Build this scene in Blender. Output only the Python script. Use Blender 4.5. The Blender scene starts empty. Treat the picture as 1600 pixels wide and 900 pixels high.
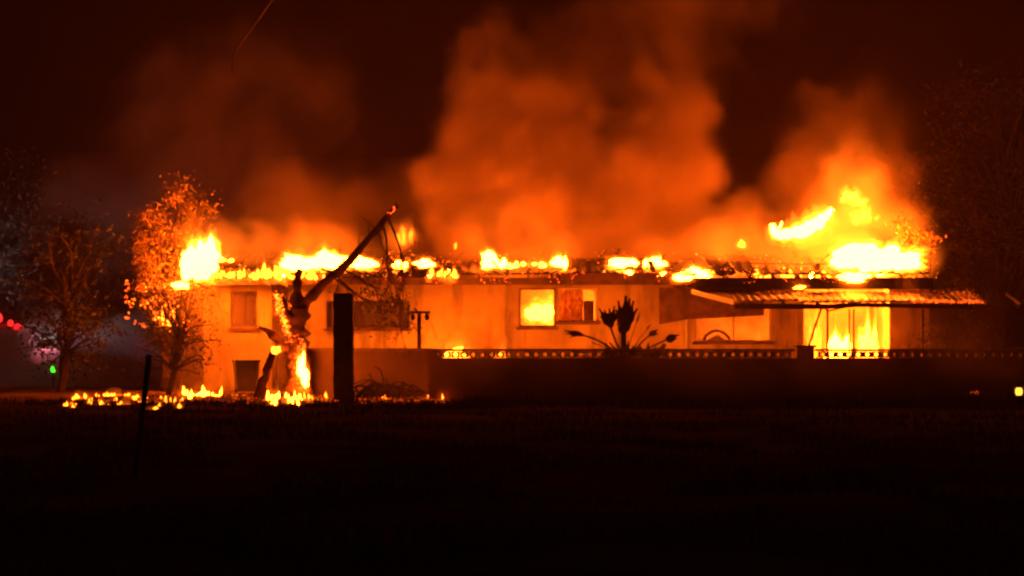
import bpy, bmesh, math, random
from mathutils import Vector, Matrix, noise

S = bpy.context.scene
C = S.collection
R = random.Random(7)
FPX = 3900.0          # focal length in pixels of a 1600 px wide frame
EYE = 1.6

# ------------------------------------------------------------------ camera, world, exposure
cam_d = bpy.data.cameras.new('camera')
cam = bpy.data.objects.new('camera', cam_d)
C.objects.link(cam)
cam.location = (0, 0, EYE)
cam.rotation_euler = (math.radians(90), 0, 0)
cam_d.sensor_width = 36
cam_d.lens = 36 * FPX / 1600
cam_d.shift_y = 60 / 1600
cam_d.clip_start = 0.1
cam_d.clip_end = 1000
S.camera = cam

w = bpy.data.worlds.new('World')
S.world = w
w.use_nodes = True
nt = w.node_tree
bg = nt.nodes['Background']
sky = nt.nodes.new('ShaderNodeTexSky')
sky.sky_type = 'NISHITA'
sky.sun_disc = False
sky.sun_elevation = math.radians(-4)      # night
sky.sun_rotation = math.radians(200)
nt.links.new(sky.outputs[0], bg.inputs[0])
bg.inputs[1].default_value = 0.08

S.view_settings.view_transform = 'Standard'
S.view_settings.look = 'None'
S.view_settings.exposure = -0.55
S.view_settings.gamma = 1
cy = S.cycles
cy.max_bounces = 5
cy.diffuse_bounces = 3
cy.glossy_bounces = 2
cy.transmission_bounces = 2
cy.volume_bounces = 1
cy.transparent_max_bounces = 12
cy.volume_max_steps = 160
cy.volume_step_rate = 2.0
cy.sample_clamp_indirect = 4
cy.filter_width = 2.4                      # the video frame is soft
try:
    cy.use_light_tree = True
except Exception:
    pass

FIRE = (1.0, 0.132, 0.0048)                  # colour of the burning flames
DEEP = (1.0, 0.075, 0.004)                  # embers

def W(px, py, D):
    return Vector(((px - 800) / FPX * D, D, EYE + (510 - py) / FPX * D))
def X(px, D=63.0):
    return (px - 800) / FPX * D
def Z(py, D=63.0):
    return EYE + (510 - py) / FPX * D

# ------------------------------------------------------------------ materials
def mat(name, col, rough=0.9, var=0.3, scale=3.0, bump=0.0, col2=None, metal=0.0, spec=0.3, detail=5):
    m = bpy.data.materials.new(name)
    m.use_nodes = True
    t = m.node_tree
    b = t.nodes['Principled BSDF']
    b.inputs['Roughness'].default_value = rough
    b.inputs['Metallic'].default_value = metal
    b.inputs['Specular IOR Level'].default_value = spec
    if name in ('dry_ground', 'dry_grass', 'ash_debris'): b.inputs['Specular IOR Level'].default_value = 0.0
    tc = t.nodes.new('ShaderNodeTexCoord')
    n = t.nodes.new('ShaderNodeTexNoise')
    n.inputs['Scale'].default_value = scale
    n.inputs['Detail'].default_value = detail
    t.links.new(tc.outputs['Object'], n.inputs['Vector'])
    r = t.nodes.new('ShaderNodeValToRGB')
    c2 = col2 or tuple(c * (1 - var) for c in col)
    r.color_ramp.elements[0].position = 0.35
    r.color_ramp.elements[1].position = 0.65
    r.color_ramp.elements[0].color = (*c2, 1)
    r.color_ramp.elements[1].color = (*[min(1, c * (1 + var * 0.5)) for c in col], 1)
    t.links.new(n.outputs['Fac'], r.inputs['Fac'])
    t.links.new(r.outputs['Color'], b.inputs['Base Color'])
    if bump:
        bp = t.nodes.new('ShaderNodeBump')
        bp.inputs['Strength'].default_value = bump
        bp.inputs['Distance'].default_value = 0.03
        n2 = t.nodes.new('ShaderNodeTexNoise')
        n2.inputs['Scale'].default_value = scale * 6
        n2.inputs['Detail'].default_value = 4
        t.links.new(tc.outputs['Object'], n2.inputs['Vector'])
        t.links.new(n2.outputs['Fac'], bp.inputs['Height'])
        t.links.new(bp.outputs['Normal'], b.inputs['Normal'])
    return m

def emis(name, col, k):
    m = bpy.data.materials.new(name)
    m.use_nodes = True
    t = m.node_tree
    t.nodes.remove(t.nodes['Principled BSDF'])
    e = t.nodes.new('ShaderNodeEmission')
    e.inputs[0].default_value = (*col, 1)
    e.inputs[1].default_value = k
    t.links.new(e.outputs[0], t.nodes['Material Output'].inputs['Surface'])
    return m

def vemis(name, col, k):
    m = bpy.data.materials.new(name)
    m.use_nodes = True
    t = m.node_tree
    t.nodes.remove(t.nodes['Principled BSDF'])
    e = t.nodes.new('ShaderNodeEmission')
    e.inputs[0].default_value = (*col, 1)
    e.inputs[1].default_value = k
    t.links.new(e.outputs[0], t.nodes['Material Output'].inputs['Volume'])
    return m

M = {}
M['plaster'] = mat('plaster', (0.60, 0.48, 0.20), 0.85, 0.25, 0.55, 0.25, col2=(0.34, 0.24, 0.10))
def soot(m, k=.75):
    t = m.node_tree; b = t.nodes['Principled BSDF']; src = b.inputs['Base Color'].links[0].from_socket
    tc = t.nodes.new('ShaderNodeTexCoord'); mp = t.nodes.new('ShaderNodeMapping'); mp.inputs['Scale'].default_value = (1.3, 1.3, .28)
    n = t.nodes.new('ShaderNodeTexNoise'); n.inputs['Scale'].default_value = 1.6; n.inputs['Detail'].default_value = 7; n.inputs['Roughness'].default_value = .65
    r = t.nodes.new('ShaderNodeMapRange'); r.inputs['From Min'].default_value = .50; r.inputs['From Max'].default_value = .68; r.inputs['To Max'].default_value = k
    x = t.nodes.new('ShaderNodeMix'); x.data_type = 'RGBA'; x.inputs[7].default_value = (.07, .045, .03, 1)
    t.links.new(tc.outputs['Object'], mp.inputs[0]); t.links.new(mp.outputs[0], n.inputs['Vector']); t.links.new(n.outputs['Fac'], r.inputs['Value'])
    t.links.new(r.outputs[0], x.inputs[0]); t.links.new(src, x.inputs[6]); t.links.new(x.outputs[2], b.inputs['Base Color'])
soot(M['plaster'], .7)
M['inner'] = mat('inner_plaster', (0.55, 0.46, 0.34), 0.9, 0.35, 1.5, 0.2)
M['char'] = mat('charred_wood', (0.035, 0.022, 0.018), 0.8, 0.5, 6, 0.6)
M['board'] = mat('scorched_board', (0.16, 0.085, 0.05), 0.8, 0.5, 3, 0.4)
M['tin'] = mat('corrugated_iron', (0.34, 0.25, 0.19), 0.55, 0.55, 1.3, 0.2, col2=(0.10, 0.05, 0.03), metal=0.35, spec=0.5)
M['burnt_tin'] = mat('burnt_sheet', (0.07, 0.045, 0.035), 0.75, 0.6, 2.0, 0.4)
M['white'] = mat('white_paint', (0.72, 0.66, 0.58), 0.6, 0.15, 4, 0.1)
M['brick'] = mat('garden_wall_render', (0.32, 0.15, 0.10), 0.95, 0.3, 1.2, 0.5)
M['low_wall'] = mat('low_wall_render', (0.22, 0.13, 0.09), 0.95, 0.4, 1.0, 0.5)
M['block'] = mat('screen_block', (0.26, 0.18, 0.13), 0.95, 0.3, 3, 0.3)
M['bark'] = mat('bark', (0.10, 0.06, 0.04), 0.95, 0.5, 5, 0.9)
M['burnt_bark'] = mat('burnt_bark', (0.16, 0.075, 0.045), 0.95, 0.5, 4, 0.9)
M['pillar'] = mat('charred_pillar', (0.055, 0.035, 0.028), 0.95, 0.5, 5, 0.9)
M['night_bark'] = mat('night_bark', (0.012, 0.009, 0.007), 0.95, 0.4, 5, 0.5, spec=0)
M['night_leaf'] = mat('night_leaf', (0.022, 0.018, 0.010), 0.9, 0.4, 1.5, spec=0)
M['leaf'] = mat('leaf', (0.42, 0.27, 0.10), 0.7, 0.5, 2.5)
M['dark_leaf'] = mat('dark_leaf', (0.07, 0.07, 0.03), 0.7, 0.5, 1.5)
M['plant'] = mat('plant_green', (0.045, 0.045, 0.025), 0.7, 0.4, 8)
M['ground'] = mat('dry_ground', (0.16, 0.09, 0.055), 1.0, 0.45, 0.35, 0.8)
M['grass'] = mat('dry_grass', (0.11, 0.075, 0.04), 0.9, 0.4, 1.0)
M['steel'] = mat('galvanised_steel', (0.25, 0.23, 0.22), 0.5, 0.3, 8, 0.1, metal=0.6)
M['blue_lit'] = mat('blue_lit_post', (0.16, 0.14, 0.20), 0.6, 0.3, 12, 0.2)  # bluish tint in the colour stands for blue light on the post
M['red_paint'] = mat('red_paint', (0.45, 0.06, 0.05), 0.35, 0.15, 3, spec=0.6)
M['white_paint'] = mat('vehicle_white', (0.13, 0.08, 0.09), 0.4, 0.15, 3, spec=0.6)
M['black'] = mat('black_rubber', (0.02, 0.02, 0.022), 0.8, 0.2, 10)
M['bin'] = mat('grey_plastic', (0.10, 0.085, 0.07), 0.6, 0.3, 6)
M['cloth'] = mat('curtain_cloth', (0.80, 0.62, 0.34), 0.9, 0.4, 9, 0.2, col2=(0.50, 0.26, 0.10))
M['ash'] = mat('ash_debris', (0.05, 0.04, 0.035), 1.0, 0.5, 8, 0.8)
def translucent(m, k):
    t = m.node_tree; b = t.nodes['Principled BSDF']; o = t.nodes['Material Output']
    tr = t.nodes.new('ShaderNodeBsdfTranslucent'); mx = t.nodes.new('ShaderNodeMixShader'); mx.inputs[0].default_value = k
    src = b.inputs['Base Color'].links[0].from_socket
    t.links.new(src, tr.inputs['Color']); t.links.new(b.outputs[0], mx.inputs[1]); t.links.new(tr.outputs[0], mx.inputs[2]); t.links.new(mx.outputs[0], o.inputs['Surface'])
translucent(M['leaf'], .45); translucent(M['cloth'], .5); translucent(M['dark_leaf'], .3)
def glass(name, col):
    m = bpy.data.materials.new(name); m.use_nodes = True
    t = m.node_tree; t.nodes.remove(t.nodes['Principled BSDF'])
    a = t.nodes.new('ShaderNodeBsdfTransparent'); g = t.nodes.new('ShaderNodeBsdfGlossy'); x = t.nodes.new('ShaderNodeMixShader')
    d = t.nodes.new('ShaderNodeBsdfDiffuse'); y = t.nodes.new('ShaderNodeMixShader')
    a.inputs[0].default_value = (0.7, 0.7, 0.7, 1); g.inputs[0].default_value = (0.8, 0.8, 0.8, 1); g.inputs[1].default_value = 0.15
    d.inputs[0].default_value = (*col, 1)
    x.inputs[0].default_value = 0.35; y.inputs[0].default_value = 0.5
    t.links.new(a.outputs[0], x.inputs[1]); t.links.new(g.outputs[0], x.inputs[2])
    t.links.new(x.outputs[0], y.inputs[1]); t.links.new(d.outputs[0], y.inputs[2])
    t.links.new(y.outputs[0], t.nodes['Material Output'].inputs['Surface'])
    return m
M['glass'] = glass('sooty_glass', (0.20, 0.15, 0.12))
M['core_hot'] = emis('white_hot_flame', FIRE, 260)
M['core'] = emis('bright_flame', FIRE, 95)
M['core_low'] = emis('yellow_flame', FIRE, 24)
M['core_dim'] = emis('orange_flame', FIRE, 3.5)
M['env_hot'] = vemis('flame_body_hot', FIRE, 26)
M['env'] = vemis('flame_body', FIRE, 12)
M['env_low'] = vemis('flame_body_low', FIRE, 5)
M['env_thin'] = vemis('flame_body_thin', FIRE, 1.6)
M['ember'] = emis('ember_glow', DEEP, 9)
M['ember_hot'] = emis('ember_glow_hot', FIRE, 14)
M['ember_dim'] = emis('ember_glow_dim', DEEP, 1.6)

# ------------------------------------------------------------------ helpers
def props(o, label=None, cat=None, group=None, kind=None):
    if label: o['label'] = label
    if cat: o['category'] = cat
    if group: o['group'] = group
    if kind: o['kind'] = kind
    return o

def thing(name, label, cat, loc=(0, 0, 0), group=None):
    o = bpy.data.objects.new(name, None)
    C.objects.link(o)
    o.location = loc
    o.empty_display_size = 0.3
    return props(o, label, cat, group)

def wloc(o):
    v = Vector((0, 0, 0))
    while o:
        v += o.location
        o = o.parent
    return v

class MB:
    def __init__(s):
        s.v = []; s.f = []
    def add(s, vs, fs):
        k = len(s.v)
        s.v += [tuple(v) for v in vs]
        s.f += [tuple(i + k for i in f) for f in fs]
        return s
    def box(s, a, b, rot=None, piv=None):
        x0, y0, z0 = a; x1, y1, z1 = b
        vs = [Vector(q) for q in ((x0,y0,z0),(x1,y0,z0),(x1,y1,z0),(x0,y1,z0),(x0,y0,z1),(x1,y0,z1),(x1,y1,z1),(x0,y1,z1))]
        if rot is not None:
            p = Vector(piv) if piv else sum(vs, Vector()) / 8
            vs = [p + rot @ (q - p) for q in vs]
        return s.add(vs, [(0,3,2,1),(4,5,6,7),(0,1,5,4),(1,2,6,5),(2,3,7,6),(3,0,4,7)])
    def beam(s, p, q, wd, ht, up=(0, 0, 1)):
        p = Vector(p); q = Vector(q); d = (q - p).normalized()
        u = Vector(up); sd = d.cross(u)
        if sd.length < 1e-4: sd = d.cross(Vector((1, 0, 0)))
        sd.normalize(); u = sd.cross(d)
        vs = []
        for e in (p, q):
            for (a, b) in ((-1,-1),(1,-1),(1,1),(-1,1)):
                vs.append(e + sd * a * wd / 2 + u * b * ht / 2)
        return s.add(vs, [(0,1,2,3),(7,6,5,4),(0,4,5,1),(1,5,6,2),(2,6,7,3),(3,7,4,0)])
    def tube(s, pts, rad, n=8, rough=0.0, seed=0.0, cap=True):
        pts = [Vector(p) for p in pts]
        rings = []
        ref = Vector((0.3, 0.9, 0.2)).normalized()
        for i, p in enumerate(pts):
            d = (pts[min(i + 1, len(pts) - 1)] - pts[max(i - 1, 0)]).normalized()
            a = d.cross(ref)
            if a.length < 1e-3: a = d.cross(Vector((1, 0, 0)))
            a.normalize(); b = d.cross(a)
            r = rad[i] if isinstance(rad, (list, tuple)) else rad
            ring = []
            for k in range(n):
                t = 2 * math.pi * k / n
                o = a * math.cos(t) + b * math.sin(t)
                rr = r
                if rough:
                    rr = r * (1 + rough * noise.noise((p + o * r) * (2.2 / max(r, 0.02)) * 0.35 + Vector((seed, 0, 0))) * 2)
                ring.append(p + o * rr)
            rings.append(ring)
        vs = [q for r_ in rings for q in r_]
        fs = []
        for i in range(len(rings) - 1):
            for k in range(n):
                k2 = (k + 1) % n
                fs.append((i*n+k, i*n+k2, (i+1)*n+k2, (i+1)*n+k))
        if cap:
            fs.append(tuple(range(n - 1, -1, -1)))
            fs.append(tuple((len(rings)-1)*n + k for k in range(n)))
        return s.add(vs, fs)
    def lathe(s, c, prof, n=16):
        c = Vector(c)
        vs = []
        for (r, z) in prof:
            for k in range(n):
                t = 2 * math.pi * k / n
                vs.append(c + Vector((r * math.cos(t), r * math.sin(t), z)))
        fs = []
        for i in range(len(prof) - 1):
            for k in range(n):
                k2 = (k + 1) % n
                fs.append((i*n+k, i*n+k2, (i+1)*n+k2, (i+1)*n+k))
        fs.append(tuple(range(n - 1, -1, -1)))
        fs.append(tuple((len(prof)-1)*n + k for k in range(n)))
        return s.add(vs, fs)
    def build(s, name, m, parent=None, smooth=False):
        me = bpy.data.meshes.new(name)
        off = wloc(parent) if parent else Vector((0, 0, 0))
        me.from_pydata([tuple(Vector(v) - off) for v in s.v], [], s.f)
        if smooth:
            me.polygons.foreach_set('use_smooth', [True] * len(me.polygons))
        me.materials.append(m)
        me.update()
        o = bpy.data.objects.new(name, me)
        C.objects.link(o)
        if parent: o.parent = parent
        return o
    def build_own(s, name, m, base, label, cat, group=None, smooth=False):
        """a thing that is one mesh, its origin at base"""
        me = bpy.data.meshes.new(name)
        base = Vector(base)
        me.from_pydata([tuple(Vector(v) - base) for v in s.v], [], s.f)
        if smooth:
            me.polygons.foreach_set('use_smooth', [True] * len(me.polygons))
        me.materials.append(m)
        o = bpy.data.objects.new(name, me)
        C.objects.link(o); o.location = base
        return props(o, label, cat, group)

def copy_part(src, parent, loc=(0, 0, 0), rot=None, scale=None):
    o = src.copy()
    C.objects.link(o)
    o.parent = parent
    o.location = loc
    if rot: o.rotation_euler = rot
    if scale: o.scale = scale
    return o

_ico = {}
def ico(n):
    if n not in _ico:
        bm = bmesh.new()
        bmesh.ops.create_icosphere(bm, subdivisions=n, radius=1)
        bm.verts.ensure_lookup_table()
        _ico[n] = ([v.co.copy() for v in bm.verts], [tuple(v.index for v in f.verts) for f in bm.faces])
        bm.free()
    return _ico[n]

def tongue(mb, c, wd, ht, dp, seed, sub=3, lick=0.5, lean=0.0, grow=1.0, rough=0.3):
    """one closed flame body: base at c, licking upward"""
    vs, fs = ico(sub)
    c = Vector(c); out = []
    off = Vector((seed * 7.13, seed * 3.7, seed * 1.9))
    for v in vs:
        t = (v.z + 1) / 2
        p = Vector(v)
        n1 = noise.noise(p * 1.4 + off); n2 = noise.noise(p * 3.1 + off * 1.7); n3 = noise.noise(p * 6.5 + off) * 1.5
        k = 1 + rough * (n1 * 1.1 + n2 * 0.7 + n3 * 0.3)
        tap = 1 - lick * 0.8 * t ** 1.6
        peak = 1 + lick * 0.7 * t * t * max(-0.35, noise.noise(Vector((p.x * 2.3, p.y * 1.3, 0)) + off * 2.3) * 1.8)
        x = p.x * tap * k; y = p.y * tap * k
        z = (t - 0.5) * 2 * peak * (1 + 0.4 * (k - 1))
        sx = lean * t * t + 0.25 * lick * t * noise.noise(Vector((0, 0, t * 3)) + off)
        out.append(c + Vector(((x * grow + sx) * wd / 2, y * grow * dp / 2, ht * 0.5 + z * grow * ht / 2)))
    mb.add(out, fs)

def fire(label, x0, x1, yt, yb, D, hot='core', env='env', n=1, dp=0.5, seed=None, lick=0.5, core_scale=0.6, env_grow=1.35, lean=0.0,
         group='fires burning along the roof', name='roof_fire', lean_env=None, sub=3, base=None, rag=0.35, dome=.35):
    """a fire in the photo box x0..x1, yt..yb at distance D"""
    seed = seed if seed is not None else R.random() * 50
    a = W(x0, yb, D); b = W(x1, yt, D)
    t = thing(name, label, 'fire', ((a.x + b.x) / 2, D, a.z), group)
    rr = random.Random(int(seed * 100))
    core = MB(); body = MB(); veil = MB()
    Wd = b.x - a.x; Ht = b.z - a.z
    for i in range(n):
        f = (i + 0.5) / n
        big = rr.random()
        k = (0.55 + 0.9 * big) if n > 1 else 1.0
        wd = Wd / n * ((2.7 if 'hot' in str(hot) else 2.1) if n > 1 else 1.0) * (0.35 + 1.25 * rr.random() ** 1.4 if n > 1 else 1)
        edge = 1 - dome * abs(2 * f - 1) ** 1.5 if n > 2 else 1
        h = Ht * (1 if n == 1 else ((1 - rag) + rag * big) * edge)
        if n >= 6: h *= rr.uniform(.45, 1.1)
        if n > 1: h = max(h, wd * .45)
        cx_ = min(max(a.x + Wd * f + (rr.uniform(-.4, .4) * Wd / n if n > 1 else 0), a.x + wd * .4), b.x - wd * .4) if wd < Wd else (a.x + b.x) / 2
        c = Vector((cx_, D + (rr.uniform(-.3, .3) * dp if n > 1 else 0), a.z + (rr.uniform(0, .5) * max(0, Ht - h) if n > 1 else 0)))
        ln = lean + rr.uniform(-.5, .9)
        sd = seed + i * 1.31
        if hot and (n < 5 or big > .25):
            tongue(core, c + Vector((0, 0, h * (1 - core_scale) * 0.4)), wd * core_scale * 1.1, h * core_scale, dp * core_scale, sd, 3 if n < 6 else 2, lick * .6, ln, 1, .6)
        tongue(body, c, wd, h, dp, sd, 4 if n < 6 else 3, lick * .7, ln, 1, .95 if n >= 6 else .8)
        tongue(veil, c - Vector((0, 0, h * 0.12)), wd * env_grow, h * env_grow, dp * env_grow, sd + 0.05, 3, lick, ln, 1, .5)
    if n >= 6:                       # a ragged burning bed joins the single flames
        pts = []; rad = []; k = n * 3
        for i in range(k + 1):
            u = i / k
            pts.append(Vector((a.x + Wd * u, D + .15 * dp * noise.noise(Vector((u * 9, seed, 0))), a.z + Ht * (.22 + .22 * noise.noise(Vector((u * n * 1.1, seed, 3)))))))
            rad.append(Ht * max(.05, .20 + .34 * noise.noise(Vector((u * n * 1.3, seed, 7)))) * (0.25 if i in (0, k) else 1))
        body.tube(pts, rad, 8, .5, seed)
    if hot:
        o = core.build('flame_core', M[hot], t, True)
        if n > 1: o['kind'] = 'stuff'
    o = body.build('flame_body', M[env], t, True)
    if n > 1: o['kind'] = 'stuff'
    veil.build('flame_veil', M['env_thin'] if env != 'env_hot' else M['env_low'], t, True)
    return t


# ------------------------------------------------------------------ ground
def make_ground():
    xs = [-150, -90, -60] + [-40 + i * 1.0 for i in range(81)] + [60, 90, 150]
    ys = [-4, 5] + [10 + i * 1.0 for i in range(80)] + [100, 120, 160, 200]
    vs = []; fs = []
    for y in ys:
        for x in xs:
            h = 0.05 * noise.noise(Vector((x * .25, y * .25, 0))) + 0.03 * noise.noise(Vector((x * .9, y * .9, 4)))
            if y > 50: h *= 0.5
            vs.append((x, y, h - 0.03))
    n = len(xs)
    for j in range(len(ys) - 1):
        for i in range(n - 1):
            fs.append((j*n+i, j*n+i+1, (j+1)*n+i+1, (j+1)*n+i))
    m = MB().add(vs, fs)
    o = m.build('ground', M['ground'], None, True)
    o['kind'] = 'structure'
    # dry grass: individual blades
    g = MB(); r = random.Random(3)
    V = []; F = []
    def blade(x, y, h, wd):
        a = r.uniform(0, 6.28); dx = math.cos(a) * wd; dy = math.sin(a) * wd
        lx = r.uniform(-.5, .5) * h; ly = r.uniform(-.5, .5) * h
        k = len(V)
        V.extend([(x - dx, y - dy, -0.05), (x + dx, y + dy, -0.05), (x + lx, y + ly, h)])
        F.append((k, k + 1, k + 2))
    for i in range(26000):
        y = 14 + 40 * r.random() ** 0.8
        half = 0.23 * y
        x = r.uniform(-half, half)
        if noise.noise(Vector((x * .5, y * .5, 2))) < -0.05: continue
        blade(x, y, r.uniform(.03, .11), 0.008 + y * 0.0002)
    for i in range(9000):                      # taller weeds under the garden wall
        x = r.uniform(-14, 14); y = r.uniform(49.5, 53.9)
        if noise.noise(Vector((x * .7, y * .7, 9))) < 0: continue
        blade(x, y, r.uniform(.03, .11) if x < -1 else r.uniform(.05, .22), 0.02)
    me = bpy.data.meshes.new('dry_grass'); me.from_pydata(V, [], F); me.materials.append(M['grass'])
    o = bpy.data.objects.new('dry_grass', me); C.objects.link(o)
    props(o, 'dark dry grass and weeds growing over the field in front of the wall', 'grass', kind='stuff')
make_ground()

# ------------------------------------------------------------------ the burning house
YH = 63.0
XL, XR = X(318), X(1452)
EAVE = 2.66
house = thing('burning_house', 'long single storey house on fire with cream walls and a burnt out roof', 'house', (1.2, YH, 0))

def wall_segments(mb, x0, x1, z0, z1, y0, y1, ops):
    xs = sorted({x0, x1, *[o[0] for o in ops], *[o[1] for o in ops]})
    for a, b in zip(xs[:-1], xs[1:]):
        cuts = sorted((o[2], o[3]) for o in ops if o[0] <= a + 1e-6 and o[1] >= b - 1e-6)
        z = z0
        for (c, d) in cuts:
            if c > z + 1e-4: mb.box((a, y0, z), (b, y1, c))
            z = d
        if z < z1 - 1e-4: mb.box((a, y0, z), (b, y1, z1))

def O(px0, px1, pt, pb): return (X(px0), X(px1), max(0.0, Z(pb)), Z(pt))
ops = [O(360, 402, 455, 512), O(510, 640, 470, 513), O(811, 868, 450, 511), O(872, 933, 450, 503),
       O(1086, 1205, 478, 534), O(1256, 1390, 452, 609)]
m = MB(); wall_segments(m, XL, XR, -0.1, EAVE, YH, YH + 0.22, ops)
m.build('front_wall', M['plaster'], house)
m = MB(); m.box((XL, YH + 0.22, -0.1), (XL + 0.22, YH + 8, EAVE)); m.build('end_wall', M['plaster'], house)
m = MB(); m.box((XR - 0.22, YH + 0.22, -0.1), (XR, YH + 8, EAVE)); m.build('end_wall', M['plaster'], house)
m = MB(); m.box((XL + 0.22, YH + 7.78, -0.1), (XR - 0.22, YH + 8, EAVE)); m.build('back_wall', M['plaster'], house)
m = MB(); m.box((XL + 0.22, YH + 0.22, -0.1), (XR - 0.22, YH + 7.78, 0.06)); m.build('floor_slab', M['ash'], house)
for px in (660, 790, 940, 1238, 1396):
    m = MB(); x = X(px); m.box((x, YH + 0.22, 0.06), (x + 0.12, YH + 4.4, EAVE - 0.01)); m.build('inner_wall', M['inner'], house)
m = MB(); m.box((XL + .22, YH + 4.4, 0.06), (XR - .22, YH + 4.52, EAVE - 0.01)); m.build('inner_wall', M['inner'], house)
for a, b in ((400, 790), (947, 1238)):
    m = MB(); m.box((X(a) + .12, YH + .23, EAVE - .1), (X(b) - .01, YH + 4.39, EAVE - .04)); m.build('ceiling_board', M['board'], house)
# pilaster beside the wide opening and dark raised strip by the first window
m = MB(); m.box((X(1244), YH - .09, -0.1), (X(1255), YH - .001, EAVE - .02)); m.build('pilaster', M['plaster'], house)
m = MB(); m.box((X(425), YH - .07, -0.1), (X(446), YH - .001, EAVE - .02)); m.build('pilaster', M['board'], house)
m = MB(); m.tube([(X(1072), YH - .12, 0), (X(1072), YH - .12, EAVE)], 0.035, 8); m.build('downpipe', M['white'], house)

def window(px0, px1, pt, pb, bars=(), glassy=True, sill=True, parent=house, fm='white', curtain=None):
    x0, x1, z0, z1 = O(px0, px1, pt, pb)
    y = YH + 0.06; f = 0.045
    m = MB()
    m.box((x0, y, z0), (x0 + f, y + .06, z1)); m.box((x1 - f, y, z0), (x1, y + .06, z1))
    m.box((x0 + f, y, z0), (x1 - f, y + .06, z0 + f)); m.box((x0 + f, y, z1 - f), (x1 - f, y + .06, z1))
    wn = m.build('window', M[fm], parent)
    xs = [x0 + f] + [X(b) for b in bars] + [x1 - f]
    for b in bars:
        q = MB(); q.box((X(b) - .02, y + .004, z0 + f), (X(b) + .02, y + .056, z1 - f)); q.build('mullion', M[fm], wn)
    if glassy:
        for a, b in zip(xs[:-1], xs[1:]):
            q = MB(); q.box((a + .021, y + .025, z0 + f + .001), (b - .021, y + .033, z1 - f - .001)); q.build('pane', M['glass'], wn)
    if sill:
        q = MB(); q.box((x0 - .07, YH - .07, z0 - .07), (x1 + .07, YH - .001, z0 - .005)); q.build('sill', M['board'], wn)
    return wn
wn = window(360, 402, 455, 512, (382,), fm='board')
window(510, 640, 470, 513, (553, 597), fm='board')
window(811, 868, 450, 511, (), glassy=False, fm='board')
window(872, 933, 450, 503, (), glassy=False, fm='white')
window(1086, 1205, 478, 534, (1147,), glassy=False, fm='white')
# cloth hanging in the first and fourth windows
def drape(px0, px1, pt, pb, y, waves, m_, parent):
    q = MB(); n = 28; vs = []; fs = []
    x0, x1, z0, z1 = X(px0), X(px1), Z(pb), Z(pt)
    for j in range(7):
        for i in range(n + 1):
            f = i / n; t = j / 6
            vs.append((x0 + (x1 - x0) * f, y + .05 * math.sin(f * waves * 6.28) * (0.6 + .4 * t), z1 + (z0 - z1) * t + (0.05 * noise.noise(Vector((f * 6, y, 0))) if j == 6 else 0)))
    for j in range(6):
        for i in range(n):
            fs.append((j*(n+1)+i, j*(n+1)+i+1, (j+1)*(n+1)+i+1, (j+1)*(n+1)+i))
    q.add(vs, fs)
    k = len(q.v)
    q.add([(a, b + .012, c) for a, b, c in vs], [tuple(reversed(f)) for f in fs])
    return q.build('curtain', M[m_], parent, True)
drape(385, 400, 457, 508, YH + .3, 3, 'cloth', house)
drape(874, 912, 452, 506, YH + .42, 5, 'cloth', house)

# roof timbers
RY0, RY1 = YH - 0.55, YH + 4.0
RZ0, RZ1 = EAVE + 0.10, 3.46
def roofz(y): return RZ0 + (RZ1 - RZ0) * (y - RY0) / (RY1 - RY0)
r = random.Random(11)
xr = XL - 0.3
k = 0
raf_mesh = None
while xr < XR:
    m = MB()
    miss = r.random()
    end = RY1 if miss > 0.25 else RY0 + (RY1 - RY0) * r.uniform(.35, .8)
    sag = r.uniform(-.10, .02)
    dx = r.uniform(-.12, .12)
    m.beam((xr, RY0, RZ0 + 0.0), (xr + dx, end, roofz(end) + sag), 0.05, 0.13)
    m.build('rafter', M['char'], house)
    if r.random() > .3:
        m = MB(); e2 = RY1 + (YH + 8.5 - RY1) * r.uniform(.5, 1)
        m.beam((xr + .06, RY1 + .05, RZ1), (xr + .06 + r.uniform(-.1, .1), e2, RZ1 - (RZ1 - RZ0) * (e2 - RY1) / (YH + 8.5 - RY1)), 0.05, 0.13)
        m.build('rafter', M['char'], house)
    xr += 0.62 + r.uniform(-.06, .06)
# battens and ridge, sagging where they burnt through
def sag_beam(name, x0, x1, y, z, wd, ht, seed, amp=0.05, step=0.8, gaps=()):
    cuts = sorted(gaps) + [(x1, x1 + 9)]
    a = x0
    for (g0, g1) in cuts:
        e = min(g0, x1)
        if e > a + .3:
            pts = [(a + (e - a) * i / max(1, int((e - a) / step))) for i in range(max(1, int((e - a) / step)) + 1)]
            P_ = [Vector((x, y, z + amp * 2 * noise.noise(Vector((x * .45, seed, 0))) - amp * .4)) for x in pts]
            m = MB(); vs = []; fs = []
            for p in P_:
                vs += [p + Vector((0, u * wd / 2, v * ht / 2)) for u, v in ((-1,-1),(1,-1),(1,1),(-1,1))]
            for i in range(len(P_) - 1):
                for k in range(4):
                    fs.append((i*4+k, i*4+(k+1) % 4, (i+1)*4+(k+1) % 4, (i+1)*4+k))
            fs += [(3,2,1,0), tuple(len(vs) - 4 + k for k in range(4))]
            m.add(vs, fs); m.build(name, M['char'], house)
        a = max(a, g1)
sag_beam('ridge_beam', XL - .3, XR - 2.2, RY1, RZ1 + .0, .07, .16, 5, .05, gaps=((X(560), X(600)), (X(900), X(940))))
for i, f in enumerate((.12, .34, .56, .78)):
    y = RY0 + (RY1 - RY0) * f
    gp = [(g, g + r.uniform(.4, 1.8)) for g in [r.uniform(XL, XR) for _ in range(3)]]
    sag_beam('batten', XL - .4, XR, y, roofz(y) + .095, .045, .045, 7 + i, .03, gaps=gp)
m = MB(); m.box((XL - .35, RY0 - .04, EAVE - .02), (X(868), RY0 - .002, EAVE + .16)); m.build('fascia_board', M['board'], house)
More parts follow.
